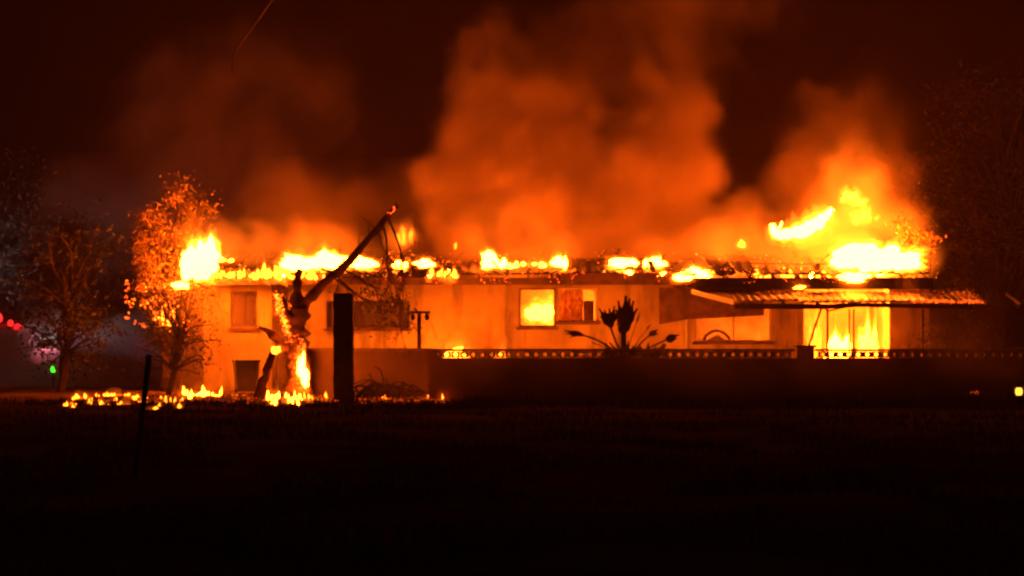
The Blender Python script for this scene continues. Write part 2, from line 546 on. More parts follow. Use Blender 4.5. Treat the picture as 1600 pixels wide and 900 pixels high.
m = MB(); m.box((X(868) + .003, RY0 - .04, EAVE - .02), (X(1085), RY0 - .002, EAVE + .27)); m.build('fascia_board', M['board'], house)
m = MB(); m.box((X(1085) + .003, RY0 - .04, EAVE - .13), (XR, RY0 - .002, EAVE + .16)); m.build('fascia_board', M['char'], house)
m = MB(); m.box((XL - .3, RY0, EAVE + .004), (XR, YH + .1, EAVE + .03)); m.build('soffit_board', M['board'], house)

def corr_sheet(name, p00, p10, p01, p11, m_, parent, waves=4, amp=.022, seed=0, warp=0.0, nv=4):
    """corrugated sheet; p00 p10 = front edge, p01 p11 = back edge; waves run across"""
    p00, p10, p01, p11 = map(Vector, (p00, p10, p01, p11))
    nu = waves * 6; vs = []; fs = []
    for j in range(nv + 1):
        v = j / nv
        for i in range(nu + 1):
            u = i / nu
            p = (p00 * (1-u) + p10 * u) * (1-v) + (p01 * (1-u) + p11 * u) * v
            z = amp * math.cos(u * waves * 2 * math.pi)
            z += warp * noise.noise(Vector((p.x * 1.1, p.y * 1.1, seed)))
            vs.append(p + Vector((0, warp * .5 * noise.noise(Vector((p.x * 2, seed, 3))) if j == 0 else 0, z)))
    for j in range(nv):
        for i in range(nu):
            fs.append((j*(nu+1)+i, j*(nu+1)+i+1, (j+1)*(nu+1)+i+1, (j+1)*(nu+1)+i))
    n = len(vs)
    q = MB(); q.add(vs, fs); q.add([v - Vector((0, 0, .012)) for v in vs], [tuple(reversed(f)) for f in fs])
    # close front and back edges
    q.f += [(i, n + i, n + i + 1, i + 1) for i in range(nu)]
    return q.build(name, M[m_], parent, True)

# remains of the roof covering: charred sheets still lying on the rafters
def roof_sheet(px0, px1, f0, f1, seed, lift=0.16, warp=.12, m_='burnt_tin'):
    y0 = RY0 + (RY1 - RY0) * f0; y1 = RY0 + (RY1 - RY0) * f1
    a, b = X(px0), X(px1)
    s = random.Random(seed)
    corr_sheet('roof_sheet', (a, y0, roofz(y0) + lift + s.uniform(-.03, .03)), (b, y0, roofz(y0) + lift + s.uniform(-.03, .05)),
               (a + s.uniform(-.1, .1), y1, roofz(y1) + lift), (b, y1, roofz(y1) + lift + s.uniform(-.08, .05)), m_, house, max(2, int((b - a) / .22)), .02, seed, warp)
for i, (a, b, f0, f1) in enumerate([(338, 372, .25, 1.0), (372, 398, .05, .98), (404, 432, .5, 1.0), (470, 520, .0, .3), (556, 598, .1, .5), (612, 640, 0, .35), (640, 672, .3, .6),
    (720, 752, .0, .55), (752, 790, 0, .35), (852, 900, .0, .22), (900, 932, .0, .7), (932, 962, .0, .62), (962, 1008, .0, .2), (1008, 1040, .05, .5), (1046, 1078, .0, .18),
    (1116, 1148, .0, .85), (1148, 1180, .0, .8), (1186, 1230, .0, .25), (1236, 1280, .0, .3), (1292, 1340, 0, .28), (1344, 1396, 0, .35), (1400, 1446, 0, .4)]):
    roof_sheet(a, b, f0, f1, 30 + i)
for i in range(26):          # loose charred scraps standing up from the roof
    px = r.uniform(330, 1330); f = r.uniform(.1, 1)
    y = RY0 + (RY1 - RY0) * f; x = X(px); z = roofz(y) + .14
    m = MB()
    l = r.uniform(.15, .5); a = r.uniform(-1.2, 1.2)
    m.beam((x, y, z), (x + math.sin(a) * l, y + r.uniform(-.1, .1), z + abs(math.cos(a)) * l * .7 + .02), r.uniform(.04, .16), .035)
    m.build('roof_scrap', M['char'], house)

# dark panel standing in for the porch's inner shade, and lean-to veranda
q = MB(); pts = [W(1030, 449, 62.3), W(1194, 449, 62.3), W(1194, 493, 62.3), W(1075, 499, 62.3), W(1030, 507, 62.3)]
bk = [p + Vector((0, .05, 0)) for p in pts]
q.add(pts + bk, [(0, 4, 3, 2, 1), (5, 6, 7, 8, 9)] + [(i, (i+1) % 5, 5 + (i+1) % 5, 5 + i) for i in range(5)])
q.build('shade_panel', M['board'], house)

VY0, VY1 = 60.5, 62.42
VZ0, VZ1 = 2.19, 2.47
VXL = 5.40
ver = house
n_s = 0
x = VXL; rr = random.Random(5)
VXR = X(1538, 60.5)
while x < VXR - .1:
    wd = min(.78, VXR - x)
    far = max(0, (x - X(1400, 60.5)) / 2.0)
    drop = rr.uniform(-.02, .02) - far * .02
    pull = rr.uniform(0, .08) + (rr.uniform(0, .5) if far > .3 else 0)
    corr_sheet('veranda_sheet', (x + .01, VY0 + pull, VZ0 + drop), (x + wd - .01, VY0 + pull, VZ0 + drop + rr.uniform(-.02, .02)),
               (x + .01, VY1, VZ1 - far * .06), (x + wd - .01, VY1, VZ1 - far * .06), 'tin', house, 4, .014, x, .03 + .14 * min(1, far))
    x += wd
q = MB()
a = Vector((4.46, VY1, VZ1)); b = Vector((VXL, VY1, VZ1)); c_ = Vector((VXL, VY0, VZ0))
q.add([a, b, c_, a - Vector((0,0,.02)), b - Vector((0,0,.02)), c_ - Vector((0,0,.02))], [(0,2,1),(3,4,5),(0,1,4,3),(1,2,5,4),(2,0,3,5)])
q.build('hip_sheet', M['tin'], house)
m = MB(); m.beam((4.43, VY1 + .03, VZ1 + .02), (VXL - .02, VY0 - .06, VZ0 - .01), .045, .11); m.build('barge_board', M['white'], house)
m = MB(); m.beam((VXL, VY0 + .12, VZ0 - .10), (X(1292, 60.6), VY0 + .12, VZ0 - .11), .08, .13); m.build('veranda_beam', M['char'], house)
m = MB(); m.beam((X(1292, 60.6) + .01, VY0 + .12, VZ0 - .11), (X(1340, 60.6), VY0 + .12, VZ0 - .06), .08, .12); m.build('veranda_beam', M['char'], house)
m = MB(); m.beam((X(1340, 60.6) + .01, VY0 + .12, VZ0 - .07), (X(1520, 60.6), VY0 + .12, VZ0 - .12), .08, .10); m.build('veranda_beam', M['char'], house)
m = MB(); m.beam((X(1147, 60.6), VY0 + .5, 2.03), (X(1194, 60.6), VY0 + .5, 2.03), .05, .17); m.build('hanging_board', M['board'], house)
for px, t_ in ((1293, .05), (1327, .035), (1334, .035), (1442, .05)):
    m = MB(); xx = X(px, 60.62); m.box((xx - t_ / 2, 60.6, -.05), (xx + t_ / 2, 60.6 + t_, VZ0 - .17)); m.build('post', M['char'], house)
m = MB(); m.beam(W(1284, 479, 60.9), W(1260, 552, 60.9), .05, .05); m.build('leaning_brace', M['char'], house)
m = MB(); m.tube([W(1284, 479, 60.85), W(1294, 486, 60.8), W(1326, 479, 60.8)], .018, 6); m.build('hanging_batten', M['char'], house)
m = MB(); x_ = VXL + .4
for i in range(9):
    m = MB(); m.beam((x_, VY0 + .1, VZ0 - .06), (x_, VY1, VZ1 - .06), .05, .07); m.build('veranda_rafter', M['char'], house); x_ += .82

# embers glowing all over the roof timbers (uncountable specks)
def embers(name, n, gen, size, m_, parent=None):
    V = []; F = []; rr = random.Random(len(name) + n)
    off = wloc(parent) if parent else Vector()
    for i in range(n):
        p = gen(rr)
        if p is None: continue
        s = rr.uniform(*size)
        d = [Vector((rr.uniform(-1, 1), rr.uniform(-1, 1), rr.uniform(-.6, 1))).normalized() * s for _ in range(4)]
        k = len(V); V += [tuple(Vector(p) + q - off) for q in d]
        F += [(k, k+1, k+2), (k, k+2, k+3), (k, k+3, k+1), (k+1, k+3, k+2)]
    me = bpy.data.meshes.new(name); me.from_pydata(V, [], F); me.materials.append(M[m_])
    o = bpy.data.objects.new(name, me); C.objects.link(o)
    if parent: o.parent = parent
    o['kind'] = 'stuff'
    return o
def g_roof(rr):
    x = rr.uniform(XL - .3, X(1330)); y = rr.uniform(RY0, RY1)
    if noise.noise(Vector((x * .9, y * .8, 1))) < -.02: return None
    return (x, y, roofz(y) + rr.uniform(.02, .22))
def g_eave(rr):
    x = rr.uniform(XL - .3, X(1330))
    if noise.noise(Vector((x * 1.1, 5, 1))) < .0: return None
    return (x, RY0 - .05, EAVE + rr.uniform(.02, .3))
def g_ver(rr):
    x = rr.uniform(X(1180, 61), X(1535, 61))
    y = rr.uniform(VY0, VY1)
    z = VZ0 + (VZ1 - VZ0) * (y - VY0) / (VY1 - VY0)
    if noise.noise(Vector((x * 2.2, y * 2.5, 3))) < .12 and x < X(1400, 61): return None
    if noise.noise(Vector((x * 2.2, y * 2.5, 3))) < -.05: return None
    return (x, y, z + .05)
embers('roof_embers', 1100, g_roof, (.01, .035), 'ember', house)
embers('roof_cinders', 350, g_roof, (.01, .04), 'ember_hot', house)
embers('eave_embers', 500, g_eave, (.01, .03), 'ember', house)
embers('veranda_embers', 800, g_ver, (.012, .032), 'ember_dim', house)
embers('veranda_cinders', 160, lambda rr: (lambda x: (x, VY0 + rr.uniform(-.03, .5), VZ0 - .02 + rr.uniform(0, .07)))(X(1420, 60.6) + (X(1538, 60.6) - X(1420, 60.6)) * rr.random()), (.012, .032), 'ember', house)

# furniture seen through the openings
q = thing('headboard', 'pale arched headboard seen through the wide window under the veranda', 'headboard', (X(1120, 64.5), 64.5, 0.06))
m = MB(); pr = []
c = W(1120, 533, 64.5)
vs = []
for i in range(17):
    t_ = math.pi * i / 16
    vs.append((c.x - .30 * math.cos(t_), 64.5, .95 + .42 * math.sin(t_)))
vs = [(c.x - .30, 64.5, .06)] + vs + [(c.x + .30, 64.5, .06)]
n = len(vs)
m.add(vs + [(a, b + .05, z) for a, b, z in vs], [tuple(range(n)), tuple(range(2*n-1, n-1, -1))] + [(i, n + i, n + (i+1) % n, (i+1) % n) for i in range(n)])
m.build('arched_panel', M['white'], q)
m = MB(); m.tube([(c.x - .40, 64.47, .06)] + [(c.x - .40 * math.cos(math.pi * i / 14), 64.47, .97 + .52 * math.sin(math.pi * i / 14)) for i in range(15)] + [(c.x + .40, 64.47, .06)], .035, 8)
m.build('arched_rail', M['board'], q, True)
q = thing('cupboard', 'narrow dark cupboard with two doors behind the curtained window', 'cupboard', (X(919, 63.9), 63.9, .06))
a = W(912, 470, 63.9); b = W(928, 499, 63.9)
m = MB(); m.box((a.x, 63.9, .06), (b.x, 64.2, a.z)); m.build('carcass', M['char'], q)
for s in (0, 1):
    x0 = a.x + .012 + s * (b.x - a.x - .02) / 2
    m = MB(); m.box((x0, 63.88, .1), (x0 + (b.x - a.x) / 2 - .014, 63.898, a.z - .03)); d = m.build('door', M['board'], q)
    m = MB(); m.box((x0 + .05 + s * .01, 63.86, .9), (x0 + .065 + s * .01, 63.879, 1.0)); m.build('handle', M['steel'], d)

# ------------------------------------------------------------------ garden walls
D1 = 54.3
gw = thing('screen_block_wall', 'long rendered garden wall topped with a row of pierced screen blocks', 'wall', (X(1000, D1), D1, 0))
gx0, gx1 = X(676, D1), X(1760, D1)
zb = Z(559, D1); zt = Z(549, D1); ztop = Z(545, D1)
pier_px = [(676, 684), (1246, 1272)]
m = MB(); m.box((gx0, D1, -.1), (gx1, D1 + .2, zb)); m.build('wall_body', M['brick'], gw)
m = MB(); m.box((gx0 - .02, D1 - .02, zt), (X(1243, D1), D1 + .22, ztop)); m.build('coping', M['block'], gw)
m = MB(); m.box((X(1275, D1), D1 - .02, zt), (gx1, D1 + .22, ztop)); m.build('coping', M['block'], gw)
m = MB(); m.box((X(1246, D1), D1 - .06, -.1), (X(1272, D1), D1 + .26, ztop + .03)); m.build('pier', M['brick'], gw)
m = MB(); m.box((X(1243, D1), D1 - .09, ztop + .03), (X(1275, D1), D1 + .29, ztop + .08)); m.build('pier_cap', M['block'], gw)
bw = .195; bh = zt - zb
def block_mesh():
    h = .088; dz = bh / 2 - .006; dep = .13
    outer = [(-h - .006, -dz), (h + .006, -dz), (h + .006, dz), (-h - .006, dz)]
    # four corner-webs of a pierced block: solid frame with a diamond opening
    r1 = .052; r2 = dz * .80
    dia = [(0, -r2), (r1, 0), (0, r2), (-r1, 0)]
    V = []; F = []
    for y in (0, dep):
        V += [(a, y, b) for a, b in outer] + [(a, y, b) for a, b in dia]
    ring = [(0, 1, 4), (1, 5, 4), (1, 2, 5), (2, 6, 5), (2, 3, 6), (3, 7, 6), (3, 0, 7), (0, 4, 7)]
    F += ring + [tuple(8 + i for i in reversed(f)) for f in ring]
    for i in range(4):
        j = (i + 1) % 4
        F.append((j, i, 8 + i, 8 + j)); F.append((4 + i, 4 + j, 12 + j, 12 + i))
    me = bpy.data.meshes.new('screen_block'); me.from_pydata(V, [], F); me.materials.append(M['block'])
    return me
bm_ = block_mesh()
i = 0; x = gx0 + bw / 2 + .01
rr = random.Random(2)
while x < gx1 - bw:
    if not (X(1246, D1) - bw * .6 < x < X(1272, D1) + bw * .6):
        o = bpy.data.objects.new('screen_block', bm_); C.objects.link(o); o.parent = gw
        o.location = Vector((x, D1 + .035 + rr.uniform(-.004, .004), (zb + zt) / 2)) - gw.location
        o.rotation_euler = (0, rr.uniform(-.01, .01), 0)
    x += bw
D2 = 57.0
lw = thing('low_garden_wall', 'low solid rendered wall behind the charred pillar and the leaning burnt tree', 'wall', (X(570, D2), D2, 0))
m = MB(); m.box((X(462, D2), D2, -.1), (X(676, D2), D2 + .2, Z(549, D2))); m.build('wall_body', M['low_wall'], lw)
m = MB(); m.box((X(461, D2), D2 - .02, Z(549, D2)), (X(677, D2), D2 + .22, Z(544, D2))); m.build('coping', M['block'], lw)
m = MB(); m.box((X(676, D1) - .1, D1 + .2, -.1), (X(676, D1) + .1, D2, Z(547, D1) - .01)); m.build('return_wall', M['brick'], lw)

# ------------------------------------------------------------------ burnt pillar, leaning tree, stump
DP = 53.0
q = MB(); a = W(521, 458, DP); b = W(551, 629, DP); n = 26; vs = []; fs = []
ring = [(-1,-1),(-.4,-1.05),(.4,-1.03),(1,-1),(1.04,-.3),(1.02,.4),(1,1),(.3,1.03),(-.4,1.02),(-1,1),(-1.03,.4),(-1.02,-.4)]
hw = (b.x - a.x) / 2; cx = (a.x + b.x) / 2
for j in range(n + 1):
    z = -.1 + (a.z + .1) * j / n
    for (u, v) in ring:
        k = 1 + .10 * noise.noise(Vector((u * 2, v * 2, z * 5))) + .05 * noise.noise(Vector((u * 5, v * 5, z * 14)))
        vs.append((cx + u * hw * k, DP + .2 + v * hw * k, z + (.03 * noise.noise(Vector((u * 3, v * 3, 1))) if j == n else 0)))
L = len(ring)
for j in range(n):
    for i in range(L):
        fs.append((j*L+i, j*L+(i+1) % L, (j+1)*L+(i+1) % L, (j+1)*L+i))
fs.append(tuple(n*L + i for i in range(L)))
q.add(vs, fs)
q.build_own('charred_pillar', M['pillar'], (cx, DP + .2, 0), 'tall square charred pillar standing black in front of the low wall', 'pillar')

def PX(lst, D, dd=0):
    return [W(px, py, D + (p[0] if p else 0)) for (px, py, *p) in lst]
def smooth_path(pts, n=4):
    out = []
    P = [pts[0]] + list(pts) + [pts[-1]]
    for i in range(1, len(P) - 2):
        for k in range(n):
            t = k / n
            a, b, c, d = P[i-1], P[i], P[i+1], P[i+2]
            out.append(0.5 * ((2*b) + (-a + c) * t + (2*a - 5*b + 4*c - d) * t*t + (-a + 3*b - 3*c + d) * t**3))
    out.append(pts[-1])
    return out
def lin(a, b, n): return [a + (b - a) * i / (n - 1) for i in range(n)]

def leaf_quads(mb, p, n, spread, size, rr, flat=.6):
    for i in range(n):
        c = p + Vector((rr.gauss(0, spread), rr.gauss(0, spread), rr.gauss(0, spread * .8)))
        d = Vector((rr.uniform(-1, 1), rr.uniform(-1, 1), rr.uniform(-1, .6))).normalized()
        s = d.cross(Vector((rr.uniform(-1, 1), rr.uniform(-1, 1), rr.uniform(-1, 1)))).normalized()
        l = size * rr.uniform(.6, 1.3); wd = l * rr.uniform(.3, .45)
        mb.add([c - d * l * .5, c + s * wd * .5, c + d * l * .5, c - s * wd * .5], [(0, 1, 2, 3)])

DT = 56.3
tree = thing('leaning_burnt_tree', 'burnt forked tree with one long limb leaning up over the roof', 'tree', W(468, 620, DT))
p = smooth_path(PX([(470, 626), (468, 600), (466, 575), (462, 548), (464, 520), (466, 500), (470, 480)], DT))
q = MB(); q.tube(p, lin(.33, .19, len(p)), 14, .3, 1); q.build('trunk', M['burnt_bark'], tree, True)
p = smooth_path(PX([(468, 500), (480, 470), (510, 440), (545, 408), (575, 374), (600, 346), (622, 320)], DT))
q = MB(); q.tube(p, lin(.135, .06, len(p)), 10, .3, 2); lim = q.build('limb', M['burnt_bark'], tree, True)
q = MB(); q.tube(smooth_path(PX([(462, 540), (458, 515), (448, 490), (438, 470), (432, 455)], DT - .1)), lin(.17, .08, 17), 9, .5, 3); q.build('limb', M['burnt_bark'], tree, True)
q = MB(); q.tube(smooth_path(PX([(461, 505), (465, 470), (464, 440), (468, 420)], DT)), lin(.16, .05, 13), 9, .5, 3.3); q.build('limb', M['burnt_bark'], tree, True)
q = MB(); q.tube(smooth_path(PX([(460, 548), (438, 536), (420, 520), (404, 510)], DT - .1)), lin(.16, .02, 13), 8, .5, 4); q.build('limb', M['burnt_bark'], tree, True)
rr = random.Random(17)
tw = MB(); lv = MB()
def twig(mb, p0, d, l, rad, depth, lvb=None, droop=.35, lsize=.11, nl=2, rr=rr):
    pts = [p0.copy()]; p = p0.copy(); d = d.normalized()
    k = 5
    for i in range(k):
        d = (d + Vector((rr.uniform(-.4, .4), rr.uniform(-.4, .4), rr.uniform(-.35, .3) - droop * .4))).normalized()
        p = p + d * l / k
        pts.append(p.copy())
        if depth > 0 and i > 0 and rr.random() < .8:
            dd = (d + Vector((rr.uniform(-1, 1), rr.uniform(-1, 1), rr.uniform(-.8, .6)))).normalized()
            twig(mb, p, dd, l * rr.uniform(.35, .65), rad * .55, depth - 1, lvb, droop, lsize, nl, rr)
    mb.tube(pts, lin(rad, rad * .4, len(pts)), 5)
    if lvb is not None and depth <= 1:
        leaf_quads(lvb, p, nl, .09, lsize, rr)
twig(tw, W(598, 350, DT), Vector((.25, 0, -1)), 1.6, .03, 2, lv, .9)
twig(tw, W(606, 340, DT), Vector((.35, .1, -1)), 2.0, .03, 2, lv, .9)
twig(tw, W(590, 358, DT), Vector((.1, -.2, -1)), 1.1, .022, 2, lv, .7)
for i in range(3):
    twig(tw, W(rr.uniform(500, 560), rr.uniform(400, 450), DT), Vector((1, rr.uniform(-.4, .4), rr.uniform(-.8, .2))), rr.uniform(.8, 1.6), .03, 2, lv, .3, nl=3)
for px, py in ((575, 372), (560, 390), (585, 358), (540, 410)):
    twig(tw, W(px, py, DT), Vector((rr.uniform(-1, .4), 0, 1)), .45, .015, 1, None, -.1)
q = tw.build('twigs', M['burnt_bark'], tree, True); q['kind'] = 'stuff'
# hanging leafy clump below the limb
for (px, py, n_, sp) in ((578, 455, 26, .22), (600, 468, 40, .25), (615, 478, 40, .22), (628, 470, 22, .15), (640, 488, 14, .12), (566, 440, 14, .16), (612, 500, 16, .2), (601, 520, 8, .2), (558, 425, 10, .12)):
    leaf_quads(lv, W(px, py, DT), n_, sp, .14, rr)
q = lv.build('singed_leaves', M['dark_leaf'], tree); q['kind'] = 'stuff'
# embers burning on the trunk
def along(pts, spread):
    def g(rr):
        f = rr.random() * (len(pts) - 1); i = min(int(f), len(pts) - 2)
        p = pts[i].lerp(pts[i+1], f - i)
        return p + Vector((rr.gauss(0, spread), -.16 + rr.gauss(0, .03), rr.gauss(0, spread)))
    return g
embers('trunk_embers', 130, along(PX([(434, 462), (438, 480), (446, 505), (456, 535)], DT - .1), .045), (.02, .055), 'ember', tree)
embers('trunk_cinders', 60, along(PX([(433, 458), (440, 485), (452, 520)], DT - .12), .03), (.02, .05), 'ember_hot', tree)
embers('tip_embers', 9, along(PX([(608, 338), (620, 322)], DT + .05), .03), (.02, .04), 'ember', tree)
embers('base_embers', 60, along(PX([(460, 610), (470, 560), (474, 530)], DT - .2), .08), (.02, .05), 'ember', tree)

q = MB(); p = smooth_path(PX([(404, 630), (409, 606), (417, 580), (427, 553)], 54.6)); q.tube(p, lin(.12, .085, len(p)), 9, .5, 8)
q.build_own('burnt_stump', M['burnt_bark'], W(404, 628, 54.6), 'short leaning burnt stump between the bin and the forked tree', 'stump', smooth=True)
q = MB(); p = PX([(433, 556), (433, 612)], 59.5); q.tube(p, .04, 8)
q.build_own('thin_fence_post', M['white'], W(433, 612, 59.5), 'thin pale post behind the short leaning stump', 'post')
# wheelie bin
b_ = thing('wheelie_bin', 'dark wheelie bin standing against the house wall under the small window', 'bin', W(385, 612, 60.0))
a = W(366, 608, 60); b = W(404, 562, 60)
m = MB(); vs = []
for z, g in ((.05, .84), (b.z - .06, 1.0)):
    cx = (a.x + b.x) / 2; h = (b.x - a.x) / 2 * g
    vs += [(cx - h, 60 - h, z), (cx + h, 60 - h, z), (cx + h, 60 + h, z), (cx - h, 60 + h, z)]
m.add(vs, [(0,3,2,1),(4,5,6,7),(0,1,5,4),(1,2,6,5),(2,3,7,6),(3,0,4,7)]); m.build('bin_body', M['bin'], b_)
h = (b.x - a.x) / 2
m = MB(); m.box((cx - h - .02, 60 - h - .04, b.z - .058), (cx + h + .02, 60 + h + .02, b.z - .01)); m.build('lid', M['black'], b_)
for s in (-1, 1):
    m = MB(); m.tube([(cx + s * (h * .86), 60 + h * .8, .1), (cx + s * (h * .86 + .05), 60 + h * .8, .1)], .1, 14); m.build('wheel', M['black'], b_)
m = MB(); m.tube([W(369, 608, 59.6), W(366, 562, 59.6)], .025, 6)
m.build_own('leaning_plank', M['white'], W(369, 608, 59.6), 'thin pale plank leaning beside the dark wheelie bin', 'plank')

# T shaped washing line post
t_ = thing('washing_line_post', 'T shaped steel washing line post rising behind the low wall', 'post', W(655, 608, 58.5))
a = W(655, 488, 58.5)
m = MB(); m.box((a.x - .045, 58.46, 0), (a.x + .045, 58.55, a.z - .03)); m.build('post', M['char'], t_)
m = MB(); m.box((X(640, 58.5), 58.44, a.z - .03), (X(672, 58.5), 58.56, a.z + .03)); m.build('crossbar', M['char'], t_)
for px in (645, 667):
    m = MB(); m.lathe((X(px, 58.5), 58.5, a.z - .17), [(.02, .14), (.05, .11), (.06, .05), (.035, .0), (.02, -.02)], 10); m.build('pulley', M['char'], t_)
m = MB(); m.tube([W(668, 497, 58.5), W(676, 510, 58.5), W(682, 530, 58.6)], .008, 5); m.build('loose_line', M['char'], t_)

# the field post in the foreground
q = thing('fence_post', 'thin tilted steel fence post standing alone in the dark field', 'post', W(211, 745, 26.6))
m = MB(); m.tube([W(210.5, 748, 26.6), W(222, 650, 26.6), W(233, 556, 26.6)], .033, 8, .1); m.build('shaft', M['blue_lit'], q, True)
m = MB(); m.lathe(W(233, 556, 26.6), [(.037, -.015), (.04, .0), (.03, .014)], 10); m.build('cap', M['blue_lit'], q)

# ------------------------------------------------------------------ the spiky plant behind the wall
DQ = 55.2
pl = thing('strelitzia_plant', 'dark spiky strelitzia plant spreading above the pierced garden wall', 'plant', (X(975, DQ), DQ, 0))
rr = random.Random(23)
def blade_leaf(base, tip, wd, name='leaf', bend=.1, par=pl, m_='plant'):
    base = Vector(base); tip = Vector(tip); d = tip - base
    s = d.cross(Vector((0, 1, 0))).normalized()
    up = Vector((0, -1, 0))
    vs = []; fs = []; n = 6
    for i in range(n + 1):
        t = i / n
        c = base + d * t + up * bend * math.sin(t * math.pi)
        w_ = wd * math.sin(min(1, t * 1.15 + .12) * math.pi * .92) * .5
        vs += [c - s * w_, c + up * w_ * .25, c + s * w_, c - up * .012]
    for i in range(n):
        k = i * 4
        fs += [(k, k+1, k+5, k+4), (k+1, k+2, k+6, k+5), (k+2, k+3, k+7, k+6), (k+3, k, k+4, k+7)]
    q = MB().add(vs, fs)
    return q.build(name, M[m_], par)
def stalk(lst, r0, r1):
    p = smooth_path(PX(lst, DQ)); q = MB(); q.tube(p, lin(r0, r1, len(p)), 6); q.build('stalk', M['plant'], pl, True)
stalk([(976, 612), (975, 560), (974, 530), (976, 500)], .11, .045)
stalk([(972, 560), (960, 528), (952, 505)], .03, .02)
stalk([(970, 560), (940, 535), (912, 524), (895, 520)], .03, .018)
stalk([(985, 560), (998, 540), (1010, 528), (1020, 521)], .025, .016)
stalk([(980, 562), (1005, 548), (1030, 536), (1050, 527)], .03, .018)
stalk([(978, 560), (986, 530), (996, 500)], .014, .008)
stalk([(980, 560), (1000, 528), (1014, 512)], .012, .006)
stalk([(968, 560), (948, 545), (925, 535)], .02, .01)
for (bx, by, tx, ty, w_) in [(975, 518, 978, 462, .24), (974, 515, 966, 470, .16), (977, 515, 990, 470, .18), (975, 512, 996, 482, .16), (974, 510, 962, 484, .14), (976, 505, 984, 466, .2), (975, 520, 988, 500, .12), (973, 522, 964, 505, .1),
                          (953, 508, 936, 482, .13), (953, 508, 944, 484, .14), (954, 507, 952, 482, .14), (954, 507, 960, 478, .12), (955, 505, 966, 486, .1), (952, 508, 938, 494, .12), (955, 512, 950, 492, .16)]:
    blade_leaf(W(bx, by, DQ + rr.uniform(-.05, .05)), W(tx, ty, DQ + rr.uniform(-.1, .1)), w_ * 1.15)
for (bx, by, tx, ty, w_) in [(912, 524, 882, 516, .12), (905, 523, 884, 521, .1), (908, 520, 890, 528, .07), (1014, 524, 1028, 515, .13), (1014, 521, 1029, 522, .12), (1040, 530, 1061, 523, .15), (1042, 533, 1058, 529, .12), (994, 505, 1000, 488, .05), (1010, 514, 1018, 506, .04)]:
    blade_leaf(W(bx, by, DQ), W(tx, ty, DQ), w_, 'flower_head', .03)
for i in range(34):
    a = rr.uniform(-1.45, 1.45); l = rr.uniform(14, 34)
    bx = 975 + rr.uniform(-14, 14)
    blade_leaf(W(bx, 560, DQ + rr.uniform(-.3, .2)), W(bx + math.sin(a) * l, 556 - math.cos(a) * l * .75, DQ + rr.uniform(-.4, .4)), rr.uniform(.06, .14))
for i in range(14):
    bx = 1018 + rr.uniform(-12, 12)
    blade_leaf(W(bx, 560, DQ + rr.uniform(-.2, .2)), W(bx + rr.uniform(-14, 16), 560 - rr.uniform(14, 28), DQ + rr.uniform(-.2, .2)), rr.uniform(.08, .16))

# ------------------------------------------------------------------ trees
def make_tree(name, label, cx, base_py, D, crown, n_cl, leaves, lsize, lm, trunk_r=.14, seed=1, lean=0, spread=.3, hole=-.15, bm='bark', cat='tree'):
    """crown: (px0, px1, py_top, py_bottom, depth_m)"""
    rr = random.Random(seed)
    base = W(cx, base_py, D); base.z = 0
    t = thing(name, label, cat, base)
    a = W(crown[0], crown[3], D); b = W(crown[1], crown[2], D)
    cc = (a + b) / 2; rx = (b.x - a.x) / 2; rz = (b.z - a.z) / 2; ry = crown[4] / 2
    top = Vector((cc.x + lean, D, cc.z + rz * .3))
    q = MB(); p = smooth_path([base - Vector((0, 0, .1)), base.lerp(top, .3) + Vector((rr.uniform(-.15, .15), 0, 0)), base.lerp(top, .65) + Vector((rr.uniform(-.2, .2), 0, 0)), top])
    q.tube(p, lin(trunk_r, trunk_r * .25, len(p)), 9, .3, seed); q.build('trunk', M[bm], t, True)
    br = MB(); lv = MB()
    for i in range(n_cl):
        for _ in range(20):
            v = Vector((rr.uniform(-1, 1), rr.uniform(-1, 1), rr.uniform(-1, 1)))
            if .25 < v.length < 1 and noise.noise(v * 1.6 + Vector((seed, 0, 0))) > hole: break
        e = cc + Vector((v.x * rx, v.y * ry, v.z * rz))
        f = rr.uniform(.35, .95); s = p[int(f * (len(p) - 1))]
        if s.z > e.z + .2: s = p[int(.35 * (len(p) - 1))]
        mid = s.lerp(e, .5) + Vector((rr.uniform(-.2, .2), rr.uniform(-.2, .2), rr.uniform(0, .25)))
        if i % 2 == 0: br.tube(smooth_path([s, mid, e], 3), lin(trunk_r * .28, .012, 7), 5)
        sp = spread * rr.uniform(.6, 1.2)
        leaf_quads(lv, e, int(leaves * rr.uniform(.6, 1.3)), sp, lsize, rr)
    o = br.build('branches', M[bm], t, True); o['kind'] = 'stuff'
    o = lv.build('crown', M[lm], t); o['kind'] = 'stuff'
    return t, lv
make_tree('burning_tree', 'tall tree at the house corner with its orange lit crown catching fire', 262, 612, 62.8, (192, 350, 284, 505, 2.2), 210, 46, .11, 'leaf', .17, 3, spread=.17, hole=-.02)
make_tree('dark_tree', 'dark thin trunked tree at the far left in front of the parked vehicles', 95, 618, 62.5, (20, 200, 330, 590, 3.5), 120, 26, .15, 'dark_leaf', .13, 5, spread=.28, hole=-.12)
make_tree('bare_shrub', 'low burnt shrub under the burning tree at the left end of the house', 262, 612, 59.6, (205, 352, 440, 605, 2.0), 120, 12, .09, 'dark_leaf', .07, 6, spread=.2, hole=-.1, cat='shrub')
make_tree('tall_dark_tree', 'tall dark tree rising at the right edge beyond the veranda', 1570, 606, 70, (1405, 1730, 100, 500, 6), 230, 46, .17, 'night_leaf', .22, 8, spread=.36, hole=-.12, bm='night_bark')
make_tree('singed_tree', 'small tree with orange lit leaves beside the biggest roof flames', 1430, 606, 64.5, (1385, 1462, 335, 450, 1.6), 42, 34, .12, 'leaf', .09, 9, spread=.17, hole=-.1)
